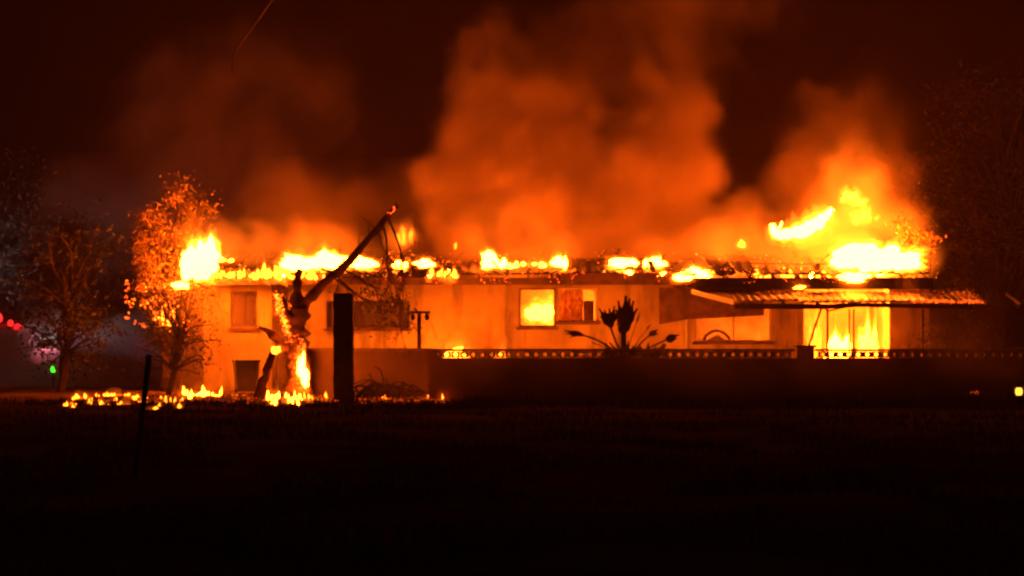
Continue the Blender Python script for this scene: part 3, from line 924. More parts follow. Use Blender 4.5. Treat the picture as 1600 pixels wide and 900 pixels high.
make_tree('garden_shrub', 'dim garden shrub under the right end of the veranda roof', 1490, 606, 62.0, (1440, 1560, 485, 600, 2.2), 50, 40, .12, 'dark_leaf', .06, 10, spread=.2, hole=-.2, cat='shrub')
make_tree('shadowy_tree', 'shadowy broad tree at the left edge above the red beacons', -30, 600, 72, (-150, 75, 205, 520, 5), 110, 34, .18, 'dark_leaf', .2, 12, spread=.4, hole=-.12)

# ------------------------------------------------------------------ wires
m = MB(); p0 = W(-260, 236, 82); p1 = W(1700, 236, 82); pts = []
for i in range(41):
    f = i / 40; p = p0.lerp(p1, f); p.z -= .25 * 4 * f * (1 - f) - .1; pts.append(p)
m.tube(pts, .010, 6)
m.build_own('power_line', M['char'], p0, 'taut power line crossing behind the smoke at upper left', 'cable')
for px in (-260, 1700):
    q = thing('power_pole', 'wooden power pole at the %s end of the power line' % ('left' if px < 0 else 'right'), 'pole', (X(px, 82), 82.1, 0), group='power poles')
    zt_ = W(0, 236, 82).z
    m = MB(); m.tube([(X(px, 82), 82.15, -.1), (X(px, 82), 82.15, zt_ + .5)], [.14, .1], 10); m.build('pole_shaft', M['bark'], q)
    m = MB(); m.box((X(px, 82) - .7, 81.98, zt_ - .12), (X(px, 82) + .7, 82.06, zt_ - .02)); m.build('crossarm', M['bark'], q)
m = MB(); m.tube(smooth_path(PX([(470, -60), (425, 0), (398, 38), (372, 72), (364, 92), (363, 118)], 60)), .02, 6)
m.build_own('loose_wire', M['board'], W(425, 0, 60), 'loose wire hanging down from above into the smoke', 'wire', smooth=True)

# ------------------------------------------------------------------ vehicles at the left
def vehicle(name, label, cat, cx, y, L, Wd, H, paint, pickup, rot, group=None):
    v = thing(name, label, cat, (cx, y, 0), group)
    ground = .0
    prof = ([(-.5, .35), (-.5, .75), (-.46, .82), (-.2, .88), (-.1, 1.0 * H / 1), (.16, H), (.22, .98), (.5, .95), (.5, .35)] if pickup else
            [(-.5, .35), (-.5, .72), (-.45, .82), (-.24, .92), (-.12, H), (.34, H), (.46, .98), (.5, .9), (.5, .35)])
    pts = [(a * L, z) for a, z in prof]
    n = len(pts)
    def side(ins):
        return [(a, -Wd / 2 + ins(z), z) for a, z in pts] + [(a, Wd / 2 - ins(z), z) for a, z in pts]
    vs = side(lambda z: .0 if z < 1.0 else .14)
    m = MB(); m.add([Vector((cx, y, 0)) + Vector(q) for q in vs], [tuple(range(n)), tuple(range(2*n-1, n-1, -1))] + [(i, n + i, n + (i+1) % n, (i+1) % n) for i in range(n)])
    m.build('body', paint, v)
    def bx(nm, a, b, mm, par=v):
        q = MB(); q.box((cx + a[0], y + a[1], a[2]), (cx + b[0], y + b[1], b[2])); return q.build(nm, mm, par)
    for sx in (-.33, .33):
        for sy in (-1, 1):
            q = MB(); q.tube([(cx + sx * L, y + sy * (Wd / 2 - .2), .34), (cx + sx * L, y + sy * (Wd / 2 + .01), .34)], .34, 18); w_ = q.build('wheel', M['black'], v)
            q = MB(); q.tube([(cx + sx * L, y + sy * (Wd / 2 + .012), .34), (cx + sx * L, y + sy * (Wd / 2 + .03), .34)], .2, 14); q.build('rim', M['steel'], w_)
    e = .32 if not pickup else .14
    for sy in (-1, 1):
        yy = sy * (Wd / 2 - .135)
        bx('side_window', (-.1 * L, min(yy, yy + sy * .03), 1.02), (e * L * .45, max(yy, yy + sy * .03), H - .1), M['glass'])
    bx('windscreen', (-.5 * L * .38, -Wd / 2 + .2, .98), (-.5 * L * .36, Wd / 2 - .2, H - .2), M['glass'])
    bx('bumper', (-.5 * L - .06, -Wd / 2 + .04, .36), (-.5 * L - .002, Wd / 2 - .04, .55), M['black'])
    for sy in (-1, 1):
        bx('headlight', (-.5 * L - .02, sy * (Wd / 2 - .25) - .12, .6), (-.5 * L - .001, sy * (Wd / 2 - .25) + .12, .72), M['lamp_white'])
    return v, bx
M['lamp_white'] = emis('headlight_glow', (.75, .8, 1.0), 14)
M['beacon'] = emis('red_beacon', (1.0, .008, .008), 16)
M['green'] = emis('green_lamp', (.05, 1.0, .02), 4)
M['smoke_lamp_glow'] = emis('smoke_lamp_glow', (.60, .62, 1.0), 3000)
v, bx = vehicle('emergency_pickup', 'dim emergency pickup with red beacons at the far left edge', 'pickup', X(2, 70), 70.0, 4.9, 1.8, 1.66, M['red_paint'], True, 0)
bx('light_bar', (-.35, -.6, 1.665), (.65, .6, 1.72), M['black'])
for (dx, dz, r_) in ((.07, 0.06, .12), (.42, -.09, .075), (.62, -.20, .085)):
    m = MB(); c0 = W(2, 500, 70)
    c1 = Vector((X(2, 70) + dx, 69.2, 1.78 + dz))
    m.lathe(c1, [(r_ * .6, -r_), (r_, -r_ * .5), (r_, r_ * .3), (r_ * .5, r_)], 12); m.build('beacon', M['beacon'], v, True)
    m = MB(); m.box((c1.x - .02, 69.0, c1.z - r_ - .3), (c1.x + .02, 69.4, c1.z - r_)); m.build('beacon_bracket', M['black'], v)
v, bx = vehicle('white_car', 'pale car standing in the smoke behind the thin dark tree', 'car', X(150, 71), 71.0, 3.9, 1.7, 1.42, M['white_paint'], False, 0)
q = thing('signal_lamp', 'small green lamp glowing on a stand beside the thin tree trunk', 'lamp', (X(83, 66), 66, 0))
z_ = W(83, 577, 66).z
m = MB(); m.tube([(X(83, 66), 66, 0), (X(83, 66), 66, z_ - .08)], .02, 8); m.build('stand', M['black'], q)
m = MB(); m.lathe((X(83, 66), 66, z_), [(.03, -.08), (.065, -.04), (.065, .04), (.03, .08)], 12); m.build('lamp_bulb', M['green'], q, True)
q = thing('smoke_lamp', 'bluish white lamp on a tripod, added out of sight to light the smoke between the vehicles', 'lamp', (X(60, 69), 69.0, 0))  # unseen lamp added to give the left smoke its bluish light
z_ = 1.1
m = MB(); m.box((X(54, 68), 68.93, z_ - .1), (X(66, 68), 69.0, z_ + .15)); m.build('lamp_head', M['black'], q)
m = MB(); m.box((X(55, 68), 69.003, z_ - .08), (X(65, 68), 69.02, z_ + .13)); m.build('lamp_face', M['smoke_lamp_glow'], q)
for a in (0, 2.1, 4.2):
    m = MB(); m.tube([(X(60, 68), 68.97, z_), (X(60, 68) + .35 * math.cos(a), 68.97 + .35 * math.sin(a), 0)], .015, 6); m.build('leg', M['black'], q)

# lantern and cone lying before the wall at the right
M['lamp_yellow'] = emis('yellow_lamp', (1.0, .36, .03), 5)
q = thing('hand_lantern', 'bright yellow hand lantern standing on the ground at the right edge', 'lantern', (X(1592, 50), 50, 0))
c = W(1592, 612, 50)
m = MB(); m.lathe((c.x, 50, 0), [(.09, -.02), (.10, .02), (.07, .06), (.06, c.z - .08), (.08, c.z - .07)], 14); m.build('lantern_base', M['black'], q, True)
m = MB(); m.lathe((c.x, 50, c.z), [(.05, -.07), (.07, -.03), (.07, .03), (.05, .08)], 16); m.build('lantern_globe', M['lamp_yellow'], q, True)
m = MB(); m.lathe((c.x, 50, c.z + .08), [(.07, .0), (.075, .03), (.03, .05)], 14); m.build('cap', M['black'], q)
m = MB(); m.tube([(c.x - .1, 50, c.z), (c.x - .09, 50, c.z + .16), (c.x, 50, c.z + .2), (c.x + .09, 50, c.z + .16), (c.x + .1, 50, c.z)], .008, 6); m.build('handle', M['steel'], q)
q = thing('glowing_log', 'small smouldering log lying in the dark at the right of the wall', 'log', W(1526, 616, 50.5))
m = MB(); p = [W(1512, 617, 50.5), W(1525, 613, 50.5), W(1545, 618, 50.4)]; m.tube(smooth_path(p), lin(.05, .035, 9), 8, .4, 3); m.build('log_wood', M['burnt_bark'], q, True)
embers('log_embers', 30, lambda rr: W(rr.uniform(1516, 1532), rr.uniform(611, 616), 50.4), (.008, .02), 'ember_dim', q)

# ------------------------------------------------------------------ fires
RF = 'fires burning along the roof'
f = fire
f('largest white flame mass at the left eave corner of the roof', 284, 340, 364, 442, 61.3, 'core_hot', 'env_hot', 4, .9, 2.7, .5, .9, rag=.4)
f('small white flame below the left eave corner', 274, 294, 436, 454, 61.6, 'core_hot', 'env', 2, .3, 1.7, .3, .6)
f('flat white tongue running right from the left eave corner', 326, 372, 396, 412, 62.6, 'core', 'env', 3, .4, 2.1, .4, .6)
f('low yellow flames along the eave above the small window', 326, 400, 412, 440, 62.2, 'core_low', 'env', 15, .3, 2.6, .6, .65, rag=.6)
f('yellow flames climbing the eave left of the tallest white roof fire', 395, 450, 402, 440, 62.3, 'core_low', 'env', 11, .35, 3.2, .7, .7, rag=.6)
f('long white roof fire left of the leaning limb', 436, 548, 384, 426, 63.3, 'core_hot', 'env_hot', 6, .9, 3.9, .5, .85, rag=.25)
f('ragged yellow flames under the long white roof fire', 430, 530, 418, 440, 62.3, 'core_low', 'env', 18, .25, 4.4, .6, .6, rag=.6)
f('round white fire just right of the leaning limb', 552, 580, 398, 422, 63.0, 'core_hot', 'env', 2, .4, 5.1, .4, .7)
f('round white fire above the wide grey window', 611, 636, 402, 423, 63.0, 'core_hot', 'env', 2, .35, 5.8, .4, .65)
f('small white fire right of the drooping twigs', 653, 674, 405, 420, 63.1, 'core_hot', 'env', 2, .3, 6.3, .4, .65)
f('yellow fringe of fire on the eave above the washing line post', 668, 716, 408, 438, 62.4, 'core_low', 'env', 12, .3, 6.9, .6, .65, rag=.7)
f('faint yellow fire puff high behind the tip of the leaning limb', 616, 648, 352, 384, 66.5, None, 'env', 3, .6, 7.4, .4)
f('tiny upright tongue of fire floating above the roof', 708, 715, 375, 392, 65.5, 'core_low', 'env', 1, .12, 7.9, .6, .6)
f('white fire at the middle of the roof left of the blazing window', 750, 790, 390, 422, 63.2, 'core_hot', 'env_hot', 3, .6, 8.4, .5, .8)
f('long yellow fire on the roof over the blazing window', 780, 868, 402, 422, 63.4, 'core', 'env', 11, .4, 8.9, .5, .6, rag=.5)
f('pointed white fire on the roof over the curtained window', 860, 892, 390, 426, 63.0, 'core_hot', 'env_hot', 3, .4, 9.5, .7, .65)
f('low white fire left of the twin spots on the roof', 951, 984, 404, 420, 63.4, 'core_hot', 'env', 3, .4, 10.1, .4, .65)
f('round white spot of fire between two wider roof fires', 984, 1000, 402, 418, 63.6, 'core_hot', 'env', 1, .3, 10.6, .4, .7)
f('wide white fire on the roof above the spiky plant', 1004, 1042, 396, 420, 63.8, 'core_hot', 'env_hot', 4, .5, 11.2, .4, .7)
f('small fire spot low on the eave above the plant', 974, 992, 420, 434, 62.5, 'core_hot', 'env', 1, .25, 11.8, .3, .7)
f('round fire spot on the eave right of the plant', 1020, 1042, 422, 440, 62.5, 'core_hot', 'env', 1, .3, 12.3, .3, .7)
f('pair of fire spots at the left end of the veranda roof', 1054, 1074, 424, 442, 62.5, 'core_hot', 'env', 2, .3, 12.9, .3, .7)
f('tall white fire over the corner of the veranda roof', 1070, 1112, 412, 440, 62.8, 'core_hot', 'env_hot', 4, .5, 13.4, .5, .7)
f('yellow flames behind the charred sheets over the veranda', 1100, 1185, 408, 430, 64.6, 'core_low', 'env', 15, .3, 14.0, .6, .6, rag=.6)
f('long ragged row of yellow flames over the veranda', 1176, 1312, 410, 440, 63.6, 'core_low', 'env', 32, .4, 14.6, .6, .65, rag=.7)
f('small white flame slipping out under the roof edge', 1238, 1258, 446, 453, 62.3, 'core', 'env', 3, .2, 15.1, .2, .6)
f('biggest white fire of all at the right end of the roof', 1292, 1418, 366, 434, 63.8, 'core_hot', 'env_hot', 5, 1.6, 15.8, .45, .86, rag=.3, dome=.6)
f('white fire hanging below the biggest fire at the right', 1310, 1350, 418, 446, 62.6, 'core_hot', 'env_hot', 3, .6, 16.4, .3, .75)
f('yellow flame curling up above the biggest fire', 1312, 1352, 282, 326, 64.5, 'core_low', 'env', 5, .6, 17.2, .5, .5, rag=.5, dome=.8)
f('yellow flames between the topmost curl and the biggest fire', 1328, 1374, 312, 354, 64.5, 'core_low', 'env', 5, .6, 19.8, .5, .5, rag=.5, dome=.8)
f('slim flame leaping up through the smoke left of the white arc', 1152, 1166, 368, 392, 65.2, 'core_low', 'env', 2, .2, 18.3, .7, .5)

# the arc of fire and the fire cloud behind it, its yellow haze glow painted as emission
t = thing('arc_fire', 'white arc of flame sweeping up to the right over the roof', 'fire', W(1250, 372, 64.2), RF)
for nm, rad, mm in (('flame_core', (.05, .10, .13, .17, .16, .11, .03), 'core_hot'), ('flame_body', (.10, .18, .22, .28, .28, .22, .08), 'env_hot'), ('flame_veil', (.2, .32, .4, .5, .5, .4, .2), 'env_low')):
    p = smooth_path(PX([(1206, 350), (1212, 364), (1232, 366), (1256, 360), (1276, 350), (1290, 338), (1300, 326)], 64.2), 5)
    rl = []
    for i in range(len(p)):
        g = i / (len(p) - 1) * 6; j = min(5, int(g)); rl.append(rad[j] + (rad[j+1] - rad[j]) * (g - j))
    q = MB(); q.tube(p, rl, 14, .28, 4.4); q.build(nm, M[mm], t, True)
t = thing('fire_glow_cloud', 'great rolling orange fire cloud with painted haze glow behind the biggest roof flames', 'fire', W(1290, 430, 67), RF)
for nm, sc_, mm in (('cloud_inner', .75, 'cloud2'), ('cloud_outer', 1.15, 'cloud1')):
    M.setdefault('cloud1', vemis('glow_cloud_outer', FIRE, .18)); M.setdefault('cloud2', vemis('glow_cloud_inner', FIRE, .55))
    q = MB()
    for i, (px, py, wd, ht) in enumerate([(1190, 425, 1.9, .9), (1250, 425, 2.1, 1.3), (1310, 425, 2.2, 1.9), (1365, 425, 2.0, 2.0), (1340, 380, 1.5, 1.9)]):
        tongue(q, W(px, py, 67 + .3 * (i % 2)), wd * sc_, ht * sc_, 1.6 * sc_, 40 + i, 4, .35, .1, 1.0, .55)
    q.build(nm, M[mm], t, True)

IF = 'fires burning inside the house'
f('white fire filling the blazing window opening', 816, 866, 452, 514, 64.4, 'core', 'env', 4, .8, 20.5, .4, .55, rag=.4, group=IF, name='room_fire')
f('yellow flames on the floor of the blazing room', 800, 880, 500, 600, 65.4, 'core_low', 'env_low', 4, .8, 21.3, .5, .6, group=IF, name='room_fire')
f('fire on the floor behind the arched headboard window', 1160, 1206, 540, 604, 65.0, 'core_hot', 'env', 3, .8, 22.1, .4, .7, group=IF, name='room_fire')
f('white fire at the foot of the veranda post', 1294, 1326, 504, 604, 63.9, 'core_hot', 'env', 3, .8, 22.9, .3, .8, rag=.1, group=IF, name='room_fire')
f('tall white and yellow fire in the veranda doorway', 1338, 1372, 480, 600, 64.2, 'core', 'env_hot', 3, .8, 23.6, .4, .75, rag=.1, group=IF, name='room_fire')
f('yellow flames in the left corner of the veranda doorway', 1262, 1284, 470, 600, 65.6, 'core_low', 'env', 3, .5, 24.2, .5, .6, group=IF, name='room_fire')

f('fire behind the mottled curtain beside the blazing window', 876, 906, 470, 560, 65.4, 'core_hot', 'env', 2, .6, 24.9, .4, .7, group=IF, name='room_fire')
GF = 'fires burning on the ground'
f('unseen fire added to light the house front, on the ground behind the pierced wall under the plant', 935, 985, 562, 608, 60.4, 'core_hot', 'env', 3, .6, 41.2, .4, .6, group=GF, name='ground_fire')  # added fire, out of view, to brighten the wall by the plant
f('unseen fire added to light the house front, on the ground behind the pierced wall under the arched headboard', 1095, 1150, 568, 608, 60.2, 'core', 'env', 3, .6, 42.2, .4, .6, group=GF, name='ground_fire')  # second added fire out of view, brightening the wall near the veranda
f('slanting yellow fire on the ground against the house wall', 684, 724, 534, 612, 61.6, 'core', 'env', 2, .6, 26.7, .25, .8, rag=.25, group=GF, name='ground_fire', lean=.35)
f('low yellow fire behind the garden wall below the blazing window', 762, 788, 538, 606, 61.0, 'core_low', 'env', 2, .4, 27.9, .25, .75, rag=.1, group=GF, name='ground_fire')
f('small flame licking over the pierced garden wall', 814, 834, 546, 612, 56.0, 'core_low', 'env_low', 3, .25, 26.6, .6, .6, group=GF, name='ground_fire')
def ground_patch(label, x0, x1, y0, y1, n, seed, hot='core_low', hs=(4, 13), ws=(6, 21), slope=0.0):
    """flames lying on the ground; each one's distance follows from where its foot meets the ground"""
    rr = random.Random(seed)
    D0 = FPX * EYE / ((y0 + y1) / 2 - 510)
    t = thing('ground_fire', label, 'fire', (X((x0 + x1) / 2, D0), D0, 0), GF)
    core = MB(); body = MB(); veil = MB()
    for i in range(n):
        u = rr.random(); px = x0 + (x1 - x0) * u
        py = min(y1, max(y0, (y0 + y1) / 2 + slope * (u - .5) + rr.gauss(0, .30) * (y1 - y0)))
        D = min(58.5, FPX * EYE / (py - 510)); sc_ = D / FPX
        k = rr.random() ** 1.6
        h = (hs[0] + (hs[1] - hs[0]) * k) * sc_; wd = (ws[0] + (ws[1] - ws[0]) * rr.random() ** 1.5) * sc_
        c = Vector((X(px, D), D, -.03)); sd = seed + i * 1.7; ln = rr.uniform(-.3, .7)
        for j in range(3):               # a flame is a few thin uneven licks on one foot
            cj = c + Vector((rr.uniform(-.5, .5) * wd, rr.uniform(-.3, .3) * wd, 0)); wj = wd * rr.uniform(.25, .6); hj = h * rr.uniform(.35, 1.15)
            if k > .12 and j < 2: tongue(core, cj + Vector((0, 0, hj * .1)), wj * .7, hj * .7, wj * .6, sd + j, 2, .8, ln, 1, .6)
            tongue(body, cj, wj, hj, wj, sd + j, 3, 1.0, ln, 1, .8)
        tongue(body, c, wd * 1.3, h * .35, wd * .8, sd, 3, .3, ln, 1, .95)
        tongue(veil, c - Vector((0, 0, h * .1)), wd * 1.4, h * 1.4, wd, sd + .05, 2, .4, ln, 1, .6)
    core.build('flame_core', M[hot], t, True)['kind'] = 'stuff'; body.build('flame_body', M['env'], t, True)['kind'] = 'stuff'; veil.build('flame_veil', M['env_thin'], t, True)
    return t
g = ground_patch
g('string of low yellow flames on the ground far left of the field post', 102, 172, 618, 637, 16, 27.3, slope=-8)
g('yellow flames on the ground just left of the field post', 165, 224, 611, 632, 15, 28.1, slope=-4)
g('low flames on the ground just right of the field post', 236, 288, 622, 638, 12, 28.8, slope=-4)
g('bright yellow ground fire left of the wheelie bin', 280, 364, 606, 622, 20, 29.5, 'core', (5, 22), slope=0)
g('ground fire round the foot of the forked burnt tree', 416, 478, 614, 632, 17, 30.1, 'core', (5, 22), slope=-6)
g('low fire between the forked tree and the charred pillar', 474, 524, 612, 628, 13, 30.8, 'core_low', (6, 17))
g('small glowing patch of fire between the bin and the leaning stump', 362, 402, 612, 626, 5, 36.4, 'core_dim', (2, 6), (5, 12))
g('last small fire on the ground below the wall corner', 666, 702, 614, 626, 10, 31.5, 'core_low', (6, 18), (6, 16))
g('tiny fires in the burnt branches right of the charred pillar', 556, 650, 613, 624, 10, 32.2, 'core_low', (4, 13), (5, 12))
f('tall bright flame up the right side of the forked trunk', 464, 484, 522, 612, 55.7, 'core_hot', 'env', 4, .3, 33.0, .7, .6, group='fires burning in the trees', name='tree_fire', lean=.15, rag=.5)
f('small yellow flame at the top of the leaning stump', 424, 438, 536, 556, 55.3, 'core_low', 'env', 2, .2, 33.8, .5, .7, group='fires burning in the trees', name='tree_fire')
f('yellow fire low in the crown of the orange lit tree', 240, 272, 470, 514, 61.8, 'core_low', 'env', 4, .5, 34.6, .5, .6, group='fires burning in the trees', name='tree_fire', rag=.7)
f('bright fire inside the crown of the orange lit tree', 290, 346, 356, 402, 61.7, 'core_low', 'env', 5, .6, 35.3, .7, .6, group='fires burning in the trees', name='tree_fire', rag=.7)

bt = [o for o in C.objects if o.name == 'burning_tree'][0]
def g_crown(rr):
    px = rr.uniform(196, 300); py = 430 + (px - 196) * .2 + rr.uniform(0, 75)
    if noise.noise(Vector((px * .05, py * .05, 3))) < 0: return None
    return W(px, py, 61.8 + rr.uniform(-.5, .5))
embers('burning_leaves', 330, g_crown, (.02, .055), 'ember', bt)
embers('burning_tips', 120, g_crown, (.02, .05), 'ember_hot', bt)

# branch heap beside the pillar
q = MB(); rr = random.Random(31)
for i in range(60):
    p = W(rr.uniform(548, 650), 618, 55.0); p.z = rr.uniform(0, .12); p.y += rr.uniform(-.4, .5)
    k = .14 * math.exp(-((p.x - X(600, 55)) / .6) ** 2)
    d = Vector((rr.uniform(-1, 1), rr.uniform(-.5, .5), rr.uniform(-.15, .25))).normalized() * rr.uniform(.3, .9)
    q.tube(smooth_path([p, p + d * .5 + Vector((0, 0, .08 + k)), p + d], 3), lin(rr.uniform(.015, .045), .01, 7), 5)
o = q.build('burnt_branches', M['char'], None, True); props(o, 'heap of burnt branches on the ground right of the charred pillar', 'branches', kind='stuff')
o = embers('ground_embers', 700, lambda rr: W(rr.choice((rr.uniform(100, 370), rr.uniform(415, 530), rr.uniform(560, 720))), rr.uniform(608, 640), 1.0) * 1.0 if False else (lambda px, D: Vector((X(px, D), D, rr.uniform(0.0, .05))))(rr.choice((rr.uniform(100, 370), rr.uniform(380, 530), rr.uniform(560, 700))), rr.uniform(51.8, 56.5)), (.008, .03), 'ember_dim')
props(o, 'scattered embers glowing on the burnt ground before the house', 'embers')
def g_spark(rr):
    return W(rr.gauss(745, 70), rr.gauss(200, 45), rr.uniform(61, 64))
o = embers('sparks', 26, g_spark, (.008, .016), 'ember_dim'); props(o, 'few tiny sparks drifting up in the orange smoke', 'sparks')

# ------------------------------------------------------------------ smoke: one grid of real density, filled by fields
def gas(name, BLOBS, box, vox, warp1, warp2, make_mat, edge=0.0, lo=0.0, hi=.55):
    x0, x1, y0, y1, z0, z1 = box
    ng = bpy.data.node_groups.new(name + '_field', 'GeometryNodeTree')
    ng.interface.new_socket('Geometry', in_out='OUTPUT', socket_type='NodeSocketGeometry')
    N = ng.nodes; Lk = ng.links
    out = N.new('NodeGroupOutput')
    vc = N.new('GeometryNodeVolumeCube')
    vc.inputs['Min'].default_value = (x0, y0, z0); vc.inputs['Max'].default_value = (x1, y1, z1)
    vc.inputs['Resolution X'].default_value = int((x1 - x0) / vox); vc.inputs['Resolution Y'].default_value = int((y1 - y0) / vox); vc.inputs['Resolution Z'].default_value = int((z1 - z0) / vox)
    pos = N.new('GeometryNodeInputPosition')
    def VM(op, a, b=None, s=None):
        n = N.new('ShaderNodeVectorMath'); n.operation = op
        for i, v in enumerate((a, b)):
            if v is None: continue
            if hasattr(v, 'links') or hasattr(v, 'is_linked'): Lk.new(v, n.inputs[i])
            else: n.inputs[i].default_value = v
        if s is not None: n.inputs['Scale'].default_value = s
        return n
    def Mt(op, a, b=None, clamp=False):
        n = N.new('ShaderNodeMath'); n.operation = op; n.use_clamp = clamp
        for i, v in enumerate((a, b)):
            if v is None: continue
            if hasattr(v, 'is_linked'): Lk.new(v, n.inputs[i])
            else: n.inputs[i].default_value = v
        return n.outputs[0]
    def NZ(scale, detail, vec, rough=.55):
        n = N.new('ShaderNodeTexNoise'); n.inputs['Scale'].default_value = scale; n.inputs['Detail'].default_value = detail; n.inputs['Roughness'].default_value = rough
        Lk.new(vec, n.inputs['Vector']); return n
    w1 = NZ(.35, 3, pos.outputs[0]); c1 = VM('SUBTRACT', w1.outputs['Color'], (.5, .5, .5)); s1 = VM('SCALE', c1.outputs[0], s=warp1)
    p1 = VM('ADD', pos.outputs[0], s1.outputs[0])
    w2 = NZ(1.1, 3, pos.outputs[0]); c2 = VM('SUBTRACT', w2.outputs['Color'], (.5, .5, .5)); s2 = VM('SCALE', c2.outputs[0], s=warp2)
    P = VM('ADD', p1.outputs[0], s2.outputs[0]).outputs[0]
    bn = NZ(.55, 6, P, .6)
    vo = N.new('ShaderNodeTexVoronoi'); vo.feature = 'SMOOTH_F1'; vo.inputs['Scale'].default_value = .75
    if 'Smoothness' in vo.inputs: vo.inputs['Smoothness'].default_value = .5
    Lk.new(P, vo.inputs['Vector'])
    nz = Mt('ADD', Mt('MULTIPLY', Mt('SUBTRACT', bn.outputs[0], .5), edge), Mt('MULTIPLY', Mt('SUBTRACT', .42, vo.outputs['Distance']), edge * .28))
    total = None
    for (px, py, D, rx, rz, ry, dens) in BLOBS:
        c = W(px, py, D)
        d = VM('SUBTRACT', P, tuple(c)); k = VM('DIVIDE', d.outputs[0], (rx, ry, rz)); l = VM('LENGTH', k.outputs[0])
        a = Mt('SUBTRACT', 1.0, l.outputs['Value'], True)
        mr = N.new('ShaderNodeMapRange'); mr.interpolation_type = 'SMOOTHSTEP'
        mk = Mt('MULTIPLY', Mt('GREATER_THAN', a, .001), Mt('ADD', a, nz))
        Lk.new(mk, mr.inputs['Value']); mr.inputs['From Min'].default_value = lo; mr.inputs['From Max'].default_value = hi; mr.inputs['To Max'].default_value = dens
        total = mr.outputs[0] if total is None else Mt('MAXIMUM', total, mr.outputs[0])
    fn = NZ(.6, 6, P, .62)
    mr = N.new('ShaderNodeMapRange'); Lk.new(fn.outputs[0], mr.inputs['Value'])
    mr.inputs['From Min'].default_value = .38; mr.inputs['From Max'].default_value = .62; mr.inputs['To Min'].default_value = .04; mr.inputs['To Max'].default_value = 2.2
    tot = Mt('MULTIPLY', total, mr.outputs[0])
    Lk.new(tot, vc.inputs['Density'])
    m = make_mat()
    sm = N.new('GeometryNodeSetMaterial'); sm.inputs['Material'].default_value = m
    Lk.new(vc.outputs[0], sm.inputs[0]); Lk.new(sm.outputs[0], out.inputs[0])
    me = bpy.data.meshes.new(name); me.materials.append(m)
    o = bpy.data.objects.new(name, me); C.objects.link(o)
    md = o.modifiers.new('smoke_field', 'NODES'); md.node_group = ng
    return o
# px, py, distance, half width m, half height m, half depth m, density
SMOKE = [
    # central plume
    (770, 340, 66.5, 3.4, 2.8, 3.2, .55), (850, 220, 67, 3.4, 2.8, 3.2, .60), (960, 300, 66.5, 3.6, 2.8, 3.0, .60), (1020, 230, 67.5, 2.6, 3.0, 2.8, .50),
    (840, 120, 67.5, 2.8, 2.4, 2.6, .45), (1020, 50, 68.5, 3.2, 3.0, 3.0, .13), (1070, -60, 69, 3.6, 3.4, 3.0, .10), (720, 410, 65.5, 2.8, 1.6, 2.2, .40), (1050, 370, 66.5, 2.0, 1.5, 2.2, .45),
    # low roof smoke
    (480, 360, 66.5, 3.8, 1.8, 2.6, .12), (600, 350, 67, 3.2, 2.0, 2.6, .11), (360, 380, 66.5, 2.4, 1.5, 2.2, .16), (1180, 380, 66.5, 2.8, 1.4, 2.0, .30), (1330, 290, 67, 2.6, 2.8, 2.2, .22),
    (1330, 200, 68, 2.0, 2.0, 2.2, .06), (930, 400, 65.5, 5.4, 1.2, 2.0, .22),
    # left plume
    (300, 170, 69, 2.8, 2.8, 3.0, .11), (390, 240, 69, 3.4, 3.2, 3.0, .08), (290, 300, 69, 3.2, 2.4, 3.0, .11), (170, 310, 69.5, 2.6, 1.8, 2.6, .16), (430, 110, 70, 2.8, 2.2, 3.0, .08),
    # wisps in front of the walls and on the ground
    (390, 560, 61.2, 2.8, 1.9, 2.0, .07), (600, 590, 57.5, 2.2, 1.1, 1.4, .12), (760, 480, 61.4, 2.6, 1.9, 1.2, .08), (840, 530, 61.5, 2.0, 1.2, 1.2, .08), (1450, 530, 62, 2.4, 1.6, 1.6, .08),
    (50, 585, 68, 4.4, 2.0, 5, .5), (190, 590, 69.0, 3.4, 1.8, 4.5, .5),
    (1000, 590, 52.5, 6.0, 1.3, 2.4, .07), (700, 590, 53.0, 2.8, 1.1, 1.8, .12), (1300, 590, 52.5, 5.0, 1.3, 2.4, .09), (330, 560, 60.5, 1.5, 1.9, 1.8, .2),
]
def smoke_mat():
    m = bpy.data.materials.new('smoke'); m.use_nodes = True; t = m.node_tree
    t.nodes.remove(t.nodes['Principled BSDF'])
    pv = t.nodes.new('ShaderNodeVolumePrincipled')
    pv.inputs['Color'].default_value = (.53, .37, .22, 1)
    pv.inputs['Density'].default_value = 1.0
    pv.inputs['Anisotropy'].default_value = 0.0
    t.links.new(pv.outputs[0], t.nodes['Material Output'].inputs['Volume'])
    return m
o = gas('smoke', SMOKE, (-20.0, 17.0, 50.0, 75.5, 0.02, 16.0), .2, 3.0, 1.1, smoke_mat, 1.5, .12, .42)
props(o, 'orange lit smoke billowing up from the burning roof', 'smoke', kind='stuff')
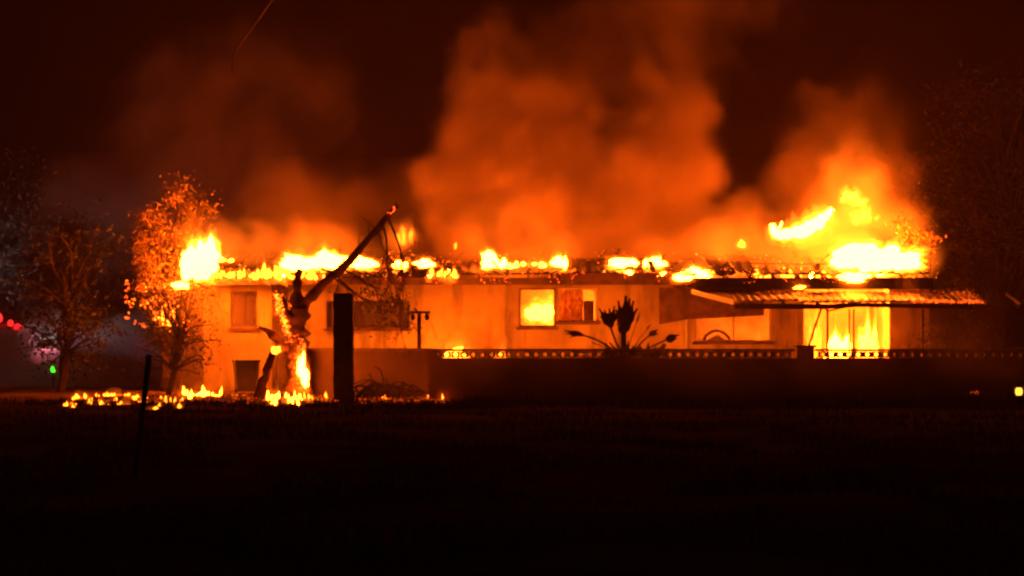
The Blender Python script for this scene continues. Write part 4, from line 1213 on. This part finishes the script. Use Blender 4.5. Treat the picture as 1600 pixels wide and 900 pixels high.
GLOW = [  # emission grid: burning gas plus painted bloom and yellow haze glow
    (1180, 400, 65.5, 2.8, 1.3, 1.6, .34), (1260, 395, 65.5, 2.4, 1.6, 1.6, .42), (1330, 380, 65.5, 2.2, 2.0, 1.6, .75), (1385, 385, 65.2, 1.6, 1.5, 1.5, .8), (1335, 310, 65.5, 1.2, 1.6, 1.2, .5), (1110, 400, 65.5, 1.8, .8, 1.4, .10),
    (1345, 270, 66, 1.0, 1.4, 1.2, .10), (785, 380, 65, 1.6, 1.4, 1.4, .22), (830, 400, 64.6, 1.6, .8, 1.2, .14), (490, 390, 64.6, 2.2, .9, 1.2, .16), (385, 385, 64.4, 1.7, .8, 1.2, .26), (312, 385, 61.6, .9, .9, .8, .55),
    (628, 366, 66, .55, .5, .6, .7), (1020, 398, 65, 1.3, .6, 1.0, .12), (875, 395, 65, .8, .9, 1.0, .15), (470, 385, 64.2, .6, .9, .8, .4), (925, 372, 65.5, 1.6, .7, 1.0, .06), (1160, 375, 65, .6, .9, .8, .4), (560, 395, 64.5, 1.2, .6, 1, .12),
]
def gas_glow_mat():
    m = vemis('gas_glow_emission', FIRE, 1.0)
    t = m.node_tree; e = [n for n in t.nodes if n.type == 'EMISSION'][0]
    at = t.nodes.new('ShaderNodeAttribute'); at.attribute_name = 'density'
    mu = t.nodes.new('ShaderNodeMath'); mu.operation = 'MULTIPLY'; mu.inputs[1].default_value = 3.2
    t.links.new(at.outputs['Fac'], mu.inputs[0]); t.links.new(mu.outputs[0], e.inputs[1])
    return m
o = gas('gas_glow', GLOW, (-10.0, 12.5, 60.6, 68.0, 2.0, 8.5), .11, 1.0, .9, gas_glow_mat)
props(o, 'thin yellow burning gas with bloom and haze glow painted in around the roof flames', 'flames', kind='stuff')

# thin smoky air everywhere
m = bpy.data.materials.new('haze'); m.use_nodes = True; t = m.node_tree
t.nodes.remove(t.nodes['Principled BSDF'])
pv = t.nodes.new('ShaderNodeVolumePrincipled')
pv.inputs['Color'].default_value = (.8, .50, .36, 1); pv.inputs['Density'].default_value = .0013; pv.inputs['Anisotropy'].default_value = .2
t.links.new(pv.outputs[0], t.nodes['Material Output'].inputs['Volume'])
q = MB(); q.box((-152, -6, -1.2), (152, 202, 17.5)); o = q.build('haze', m, None); o['kind'] = 'stuff'
